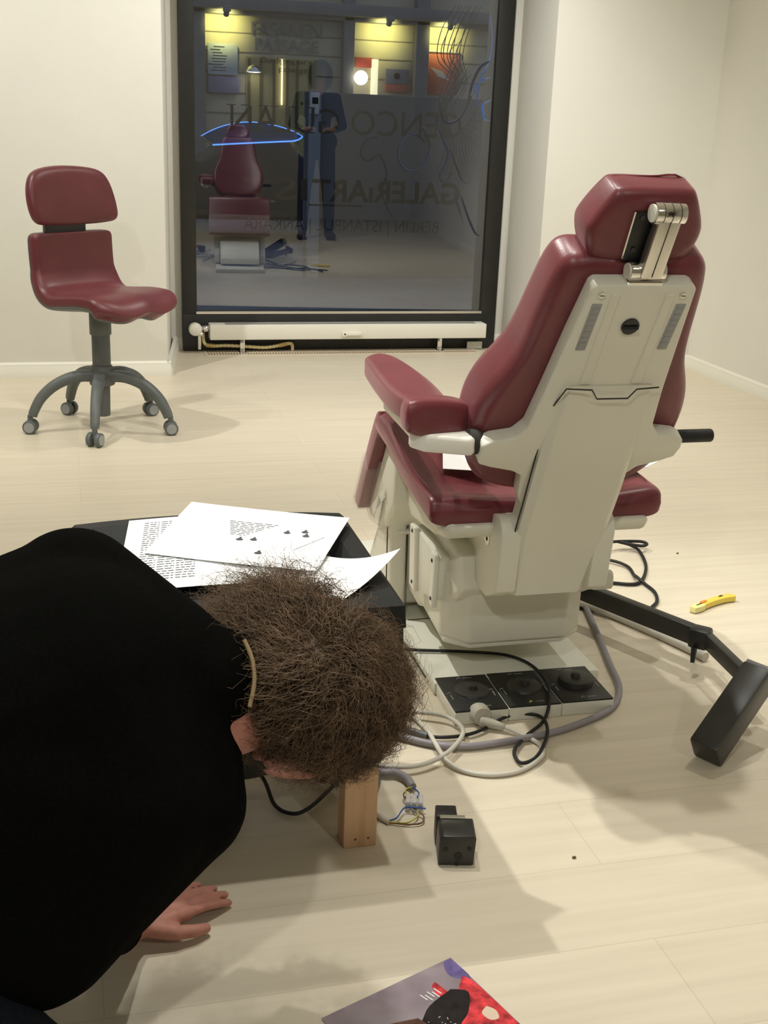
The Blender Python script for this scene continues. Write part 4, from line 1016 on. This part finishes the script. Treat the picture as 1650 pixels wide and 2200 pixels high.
# yellow snap-off knife
kn = empty('cutter_knife', (1.556, 2.504, 0), 'yellow snap-off cutter knife lying on the floor right of the chair', 'knife')
ka = math.atan2(.069, .142); km = Matrix.Rotation(ka, 4, 'Z')
def kmap(u, v, w): return Vector((1.556, 2.504, .003+w)) + km @ Vector((u, v, 0))
MB().prism(arc([(-.040, -.010), (0, -.009), (.045, -.013), (.078, -.022), (.080, -.004), (.060, .006), (.02, .010), (-.040, .010)], 4), kmap, 0, .015, .004, 3).build('handle', M['yellow'], kn, 50)
MB().prism(arc([(-.080, -.006), (-.076, -.010), (-.038, -.0102), (-.038, .0102), (-.074, .010), (-.080, .006)], 4), kmap, 0, .014, .004, 3).build('nose', M['yellowpale'], kn, 50)
MB().box(kmap(-.030, .003, .016), (.022, .008, .005), km, .002).build('slider', M['orange'], kn)
MB().box(kmap(-.050, .002, .0142), (.020, .0035, .001), km).box(kmap(.042, .001, .0155), (.014, .005, .001), km).build('slot', M['gap'], kn, None)

# magazine in front
def mag_mat():
    m, N, L, b_ = new_mat('glossy_magazine_cover')
    tc = N.new('ShaderNodeTexCoord'); n = N.new('ShaderNodeTexNoise'); n.inputs['Scale'].default_value = 9; n.inputs['Detail'].default_value = 3
    L.new(tc.outputs['Object'], n.inputs['Vector'])
    r = N.new('ShaderNodeValToRGB'); e = r.color_ramp.elements
    e[0].position = .35; e[0].color = (.24, .19, .22, 1); e[1].position = .65; e[1].color = (.40, .34, .37, 1)
    L.new(n.outputs['Fac'], r.inputs['Fac']); L.new(r.outputs['Color'], b_.inputs['Base Color'])
    b_.inputs['Roughness'].default_value = .3; b_.inputs['Coat Weight'].default_value = .3
    return m
mg0 = Vector((.490, 1.347)); mdx = Vector((.050, -.140)).normalized(); mdy = Vector((-.218, -.085)).normalized()
def mgm(u, v, w): p = mg0+mdx*u+mdy*v; return Vector((p.x, p.y, .0+w))
mz = MB().prism([(0, 0), (.297, 0), (.297, .222), (0, .222)], mgm, 0, .004).build('magazine', mag_mat(), None, None)
tag(mz, 'glossy colourful magazine lying on the floor at the bottom edge', 'magazine')
red = mat('cover_red', (.62, .04, .05), .3, noise=.75, nscale=60); blk2 = mat('cover_black', (.012, .010, .011), .25, noise=.5, nscale=90)
brn = mat('cover_brown', (.10, .045, .03), .3, noise=.7, nscale=70); pur = mat('cover_purple', (.16, .12, .32), .3, noise=.4, nscale=40); pale = mat('cover_pale', (.70, .55, .42), .35)
def patch(poly, w, m, name='cover_picture'): return MB().prism(arc([(u, v) for u, v in poly]+[poly[0]], 4)[:-1], mgm, .004, .004+w).build(name, m, mz, None)
patch([(.002, .001), (.050, .001), (.030, .024), (.004, .016)], .0002, pur)
patch([(.040, .010), (.060, .002), (.150, .001), (.290, .002), (.290, .060), (.13, .072), (.075, .046)], .0003, red)
patch([(.028, .050), (.070, .046), (.060, .062), (.035, .060)], .0003, red)
patch([(.052, .040), (.070, .022), (.100, .046), (.125, .080), (.20, .085), (.20, .150), (.09, .134), (.080, .112), (.062, .085)], .0004, blk2)
patch([(.072, .112), (.060, .150), (.058, .172), (.105, .168), (.20, .18), (.20, .11), (.11, .105)], .0005, brn)
patch([(.105, .018), (.118, .012), (.132, .018), (.128, .030), (.112, .032)], .0006, pale)
b = MB()
for k in range(46):
    u, v = rnd.uniform(.085, .15), rnd.uniform(.075, .115); p = mgm(u, v, .0047); b.box(p, (.0012, .0012, .0004))
for k in range(5): 
    p = mgm(.045+.004*(k % 2), .082-.006*k+.0, .0045); b.box(p, (.002, .014, .0004), math.atan2(mdy.y, mdy.x)+.2)
b.build('cover_sparkle', mat('cover_white', (.75, .73, .70), .4), mz, None)['kind'] = 'stuff'

for q_, x, y in (('tiny brown crumb on the floor nearest the mounting block', .768, 1.545), ('tiny dark crumb on the floor beyond the yellow knife', 1.66, 2.88)):
    tag(MB().ell((x, y, .0022), (.004, .0025, .0022), 8).build('crumb', M['brown'], None, 60), q_, 'crumb')
# little cable clip on the right wall, nail in the skirting
tag(MB().box((XR-.006, 4.05, 1.205), (.012, .03, .022), bev=.003).box((XR-.012, 4.03, 1.19), (.01, .03, .014), bev=.002).build('wall_clip', M['black']), 'small dark clip on the right wall at the picture edge', 'clip')

# ------------------------------------------------------------------ the street outside
fac = mat('ochre_render', (.62, .57, .42), .85, noise=.08, nscale=2)
facg = mat('grey_stone', (.27, .265, .26), .8, noise=.1, nscale=3)
FY = 18.0
KX = FY/17.
def fz(z): return H+(z-H)*KX
b = MB(); b.box((6, FY-4.6, -.2), (44, 14.2, .1)); tag(b.build('street', mat('grey_paving', (.20, .21, .23), .8, noise=.15, nscale=2)), kind='structure')
fb = empty('building', (4, FY, -.15), 'ochre shop front across the street seen through the window', 'building')
b = MB(); b.box((5, FY+.2, 4), (36, .4, 8.4)); b.build('facade', fac, fb)
b = MB()
for z in (2.44, 2.22, 1.98, 1.72, 1.46, 1.2, .95): b.box((5, FY-.002, fz(z)), (36, .02, .014))
b.build('stone_joint', mat('ochre_joint', (.30, .27, .20), .9), fb)
for x, w in ((1.78, .16), (3.80, .16), (4.84, .2), (6.2, .3)): MB().box((x*KX, FY-.10, 2.), (w, .2, 4.4), bev=.01).build('pilaster', facg, fb)
MB().box((5, FY-.16, fz(2.56)), (36, .32, .16), bev=.02).box((5, FY-.10, fz(2.46)), (36, .2, .06), bev=.01).build('cornice', facg, fb)
b = MB(); b.box((2.90*KX, FY-.005, .95), (1.02, .03, 2.05)); dr = b.build('passage_door', mat('lit_passage', (.52, .46, .20), .6), fb)
dbm = mat('brown_door_bars', (.14, .12, .06), .5)
for x in (2.46, 2.62, 2.80, 2.98, 3.12, 3.30): MB().box((x*KX, FY-.03, .95), (.035, .04, 2.0)).build('door_bar', dbm, dr)
tag(MB().box((2.905*KX, FY-.05, fz(1.62)), (.02, .03, .62), bev=.005).build('strip_light', emit('passage_light', (1., .92, .55), 2.2)), 'thin lit strip light in the passage doorway', 'lamp')
b = MB(); put_text(b, 'FASANEN', .26, 1.02, lambda u, v, w: Vector((2.49*KX+u, FY-.04+w*0-w, fz(2.20)+v)), .004, .002); put_text(b, 'PASSAGE', .24, .92, lambda u, v, w: Vector((2.54*KX+u, FY-.04-w, fz(2.01)+v)), .004, .002)
b.build('sign_lettering', mat('grey_letters', (.30, .30, .27), .6), fb, None)
b = MB(); put_text(b, 'Durchgang zur', .11, .66, lambda u, v, w: Vector((2.62*KX+u, FY-.06-w, fz(1.86)+v)), .003); put_text(b, 'passage', .10, .42, lambda u, v, w: Vector((2.86*KX+u, FY-.06-w, fz(1.755)+v)), .003)
b.build('notice_lettering', M['gap'], fb, None)
# posters and panels
pc = lambda n, x0, x1, z0, z1, rgb, y=.05: MB().box(((x0+x1)/2*KX, FY-y, (fz(z0)+fz(z1))/2), ((x1-x0)*KX, .03, fz(z1)-fz(z0)), bev=.004).build(n, mat(n+'_print', rgb, .6, noise=.06, nscale=4))
o = pc('notice', 1.90, 2.30, 1.68, 2.07, (.62, .70, .74)); tag(o, 'pale notice board with printed lines on the shop front', 'notice')
b = MB()
for k in range(9): b.box(((1.95+.05)*KX+rnd.uniform(0, .08), FY-.068, fz(2.03-k*.037)), (rnd.uniform(.12, .26), .004, .010))
b.build('print', M['ink'], o, None)
o = pc('sign_panel', 1.90, 2.32, 1.45, 1.66, (.30, .30, .42)); tag(o, 'purple grey sign panel below the pale notice', 'sign')
o = pc('poster', 4.84, 5.42, 1.56, 2.10, (.62, .16, .09)); tag(o, 'large orange poster at the right of the shop front', 'poster')
MB().box((5.13*KX, FY-.07, fz(2.125)), (.62, .05, .03)).build('poster_rail', M['trim'], o)
b = MB()
for k in range(4): b.box(((5.10+.03*k)*KX, FY-.068, fz(1.87-.03*k)), (.20, .004, .016), Matrix.Rotation(.3, 4, 'Y'))
b.build('print', M['trim'], o, None)
o = pc('poster', 3.92, 4.18, 1.86, 1.99, (.66, .10, .06)); tag(o, 'small orange red poster above the globe lamp', 'poster')
o = pc('poster', 4.36, 4.70, 1.56, 1.66, (.55, .16, .12)); tag(o, 'narrow orange strip below the grey panel', 'poster')
o = pc('display_panel', 4.36, 4.70, 1.67, 1.86, (.26, .26, .29)); tag(o, 'grey panel with a dark round mark beside the doorway', 'panel')
MB().cyl((4.52*KX, FY-.08, fz(1.77)), (4.52*KX, FY-.06, fz(1.77)), .045, n=20).build('mark', M['gap'], o)
tag(MB().box((4.20*KX, FY-.05, fz(1.74)), (.10, .05, .50), bev=.01).build('door_post', emit('door_post_glow', (.95, .88, .55), 1.1)), 'lit pale door post at the right of the globe lamp', 'post')  # the post is no lamp: its own glow replaces light falling on it
gl = empty('globe_lamp', (3.965*KX, FY-.25, fz(1.72)), 'round glowing globe lamp on the shop front', 'lamp')
MB().ell((3.965*KX, FY-.25, fz(1.72)), (.10, .10, .10), 24).build('globe', emit('globe_glow', (1., .93, .70), 6.), gl, 80)
MB().cyl((3.965*KX, FY-.17, fz(1.72)), (3.965*KX, FY, fz(1.72)), .02).build('wall_arm', M['black'], gl)
hl = empty('door_lamp', (2.50*KX, FY-.2, fz(1.76)), 'curved bright lamp hanging by the passage door', 'lamp')
MB().lathe([(.0, .07), (.04, .065), (.10, .03), (.13, -.03), (.12, -.035), (.0, .02)], (2.50*KX, FY-.2, fz(1.76)), 24).build('shade', M['chrome'], hl)
MB().ell((2.50*KX, FY-.2, fz(1.735)), (.11, .11, .015), 20).build('bulb', emit('lamp_glow', (1., .95, .85), 5.), hl, 80)
# wall washers under the cornice
for x in (2.10, 4.28, 5.14):
    sp_ = empty('facade_spotlight', (x*KX, FY-.55, fz(2.44)), {2.10: 'leftmost', 4.28: 'middle', 5.14: 'rightmost'}[x]+' small wall washer spotlight over the shop front', 'spotlight', 'wall washer spotlights')
    MB().box((x*KX, FY-.55, fz(2.47)), (.10, .12, .08), bev=.01).cyl((x*KX, FY-.52, fz(2.45)), (x*KX, FY-.46, fz(2.40)), .04, n=16).build('housing', M['greylight'], sp_)
    MB().cyl((x*KX, FY-.40, fz(2.50)), (x*KX, FY-.55, fz(2.49)), .012).build('bracket', M['greylight'], sp_)
    l = bpy.data.lights.new('wall_washer', 'SPOT'); l.energy = 26; l.color = (1., .92, .30); l.spot_size = R(110); l.spot_blend = .9; l.shadow_soft_size = .04
    lo = bpy.data.objects.new('wall_washer', l); COL.objects.link(lo); lo.location = (x*KX, FY-.44, fz(2.38))
    lo.rotation_euler = Vector((0, .60, -.10)).to_track_quat('-Z', 'Y').to_euler()
# parked car
CY = 13.0; kx = CY/10.5
def cz(z): return H+(z-H)*kx
ca = empty('parked_car', (1.55*kx, CY+.7, -.15), 'dark low car parked across the street, its window edged in bright trim', 'car')
cx0 = 1.55*kx
bodyp = [(-1.75, .10), (-1.80, .38), (-1.60, .58), (-.80, .70), (-.42, .72), (-.15, .965), (.10, 1.02), (.35, .965), (.60, .74), (1.10, .70), (1.70, .62), (1.82, .40), (1.76, .10)]
MB().prism(arc(bodyp, 3), lambda u, v, w: Vector((cx0+u*1.0, CY+w, v)), .0, 1.4, .05, 3).build('body', mat('dark_car_paint', (.035, .038, .045), .35), ca, 40)
for x in (-1.10, 1.15):
    w_ = MB().cyl((cx0+x, CY-.02, .16), (cx0+x, CY+.2, .16), .30, n=32, bev=.03).build('wheel', M['rubber'], ca)
    MB().cyl((cx0+x, CY-.035, .16), (cx0+x, CY-.02, .16), .18, n=24).build('hubcap', M['boxgrey'], w_)
eye = [(1.108, .985), (1.20, 1.035), (1.304, 1.075), (1.42, 1.102), (1.541, 1.113), (1.67, 1.102), (1.780, 1.084), (1.90, 1.048), (1.975, 1.012), (1.955, .992), (1.902, .972), (1.78, .962), (1.55, .945), (1.36, .930), (1.205, .918)]
E3 = [Vector((x*kx, CY-.04, cz(z))) for x, z in eye]
MB().add(E3+[e+Vector((0, .035, 0)) for e in E3], [tuple(range(len(E3)))]+[(i, (i+1) % len(E3), (i+1) % len(E3)+len(E3), i+len(E3)) for i in range(len(E3))]).build('side_window', mat('sky_blue_car_glass', (.10, .14, .22), .08), ca, None)  # blue sky reflection is put into the glass colour
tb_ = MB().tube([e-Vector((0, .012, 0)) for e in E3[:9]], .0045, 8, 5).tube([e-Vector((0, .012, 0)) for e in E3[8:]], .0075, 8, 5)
tb_.build('window_trim', emit('blue_sky_glow_trim', (.12, .36, 1.), 1.5), ca, 60)  # chrome trim given a blue glow in place of the reflected sky
MB().tube([E3[0]-Vector((0, .012, 0)), E3[-1]-Vector((0, .012, 0))], .008, 8, 1, smooth=False).build('rear_trim', M['brass'], ca, 60)  # brass tone stands in for yellow street light reflected on the trim
# pale hoarding on the pavement
ho = empty('hoarding', (3.0, 10.2, -.15), 'pale grey hoarding panel standing on the pavement outside', 'hoarding')
hk = 10.2/10.5
MB().box((3.5*hk, 10.25, .61), (2.9, .05, 1.52), bev=.01).build('panel', mat('grey_panel', (.17, .17, .17), .6), ho)
MB().box((2.085*hk, 10.2, .61), (.10, .06, 1.54), bev=.006).build('post', mat('blue_grey_post', (.30, .33, .36), .5), ho)
bxp = MB().box((2.075*hk, 10.16, 1.28), (.075, .05, .17), bev=.006).build('meter_box', M['trim'], ho)
MB().box((2.075*hk, 10.134, 1.30), (.05, .006, .05)).build('display', M['black'], bxp)

# ------------------------------------------------------------------ light
def area_spot(name, loc, target, energy, color, size, blend, soft):
    l = bpy.data.lights.new(name, 'SPOT'); l.energy = energy; l.color = color; l.spot_size = R(size); l.spot_blend = blend; l.shadow_soft_size = soft
    o = bpy.data.objects.new(name, l); COL.objects.link(o); o.location = loc
    o.rotation_euler = (Vector(target)-Vector(loc)).to_track_quat('-Z', 'Y').to_euler(); return o
WARM = (1., .99, .92)
area_spot('ceiling_spot_and_fill', (.60, 1.85, 2.92), (.62, 1.95, 0), 90, WARM, 110, .5, .03)
area_spot('ceiling_spot_and_fill', (.30, 2.40, 2.92), (.50, 2.25, 0), 80, WARM, 110, .5, .03)
area_spot('ceiling_spot_and_fill', (1.5, 4.4, 2.92), (1.35, 5.5, .7), 125, WARM, 98, .8, .04)
area_spot('ceiling_spot_and_fill', (-.8, 4.1, 2.92), (-.2, 5.4, .8), 115, WARM, 100, .8, .04)
area_spot('ceiling_spot_and_fill', (2.0, 2.9, 2.92), (2.8, 3.4, .6), 120, WARM, 120, .8, .04)  # added fill aimed at the right wall to brighten it
area_spot('ceiling_spot_and_fill', (-1.6, 3.2, 2.92), (-1.0, 5.4, 1.0), 70, WARM, 110, .8, .04)  # added fill washing the back wall on the left
area_spot('ceiling_spot_and_fill', (-.9, -.9, 2.92), (.8, 2.0, .5), 110, WARM, 90, .8, .06)  # camera-side fill, added to brighten the back of the chair
area_spot('ceiling_spot_and_fill', (-.50, 3.30, 2.92), (.75, 2.30, .5), 230, WARM, 44, .8, .03)
area_spot('ceiling_spot_and_fill', (1.4, -1.4, 2.92), (1.6, .6, .6), 48, WARM, 120, .8, .05)  # weaker camera-side fill, added behind the camera on the right

w = bpy.data.worlds.new('dusk'); sc.world = w; w.use_nodes = True
bg = w.node_tree.nodes['Background']; bg.inputs[0].default_value = (.215, .255, .36, 1); bg.inputs[1].default_value = .95

sc.view_settings.view_transform = 'Standard'; sc.view_settings.look = 'None'; sc.view_settings.gamma = 1; sc.view_settings.exposure = .03
sc.view_settings.use_curve_mapping = False
sc.cycles.use_denoising = True
sc.cycles.max_bounces = 10; sc.cycles.diffuse_bounces = 6; sc.cycles.transparent_max_bounces = 12
sc.cycles.sample_clamp_indirect = 6
bpy.context.view_layer.update()
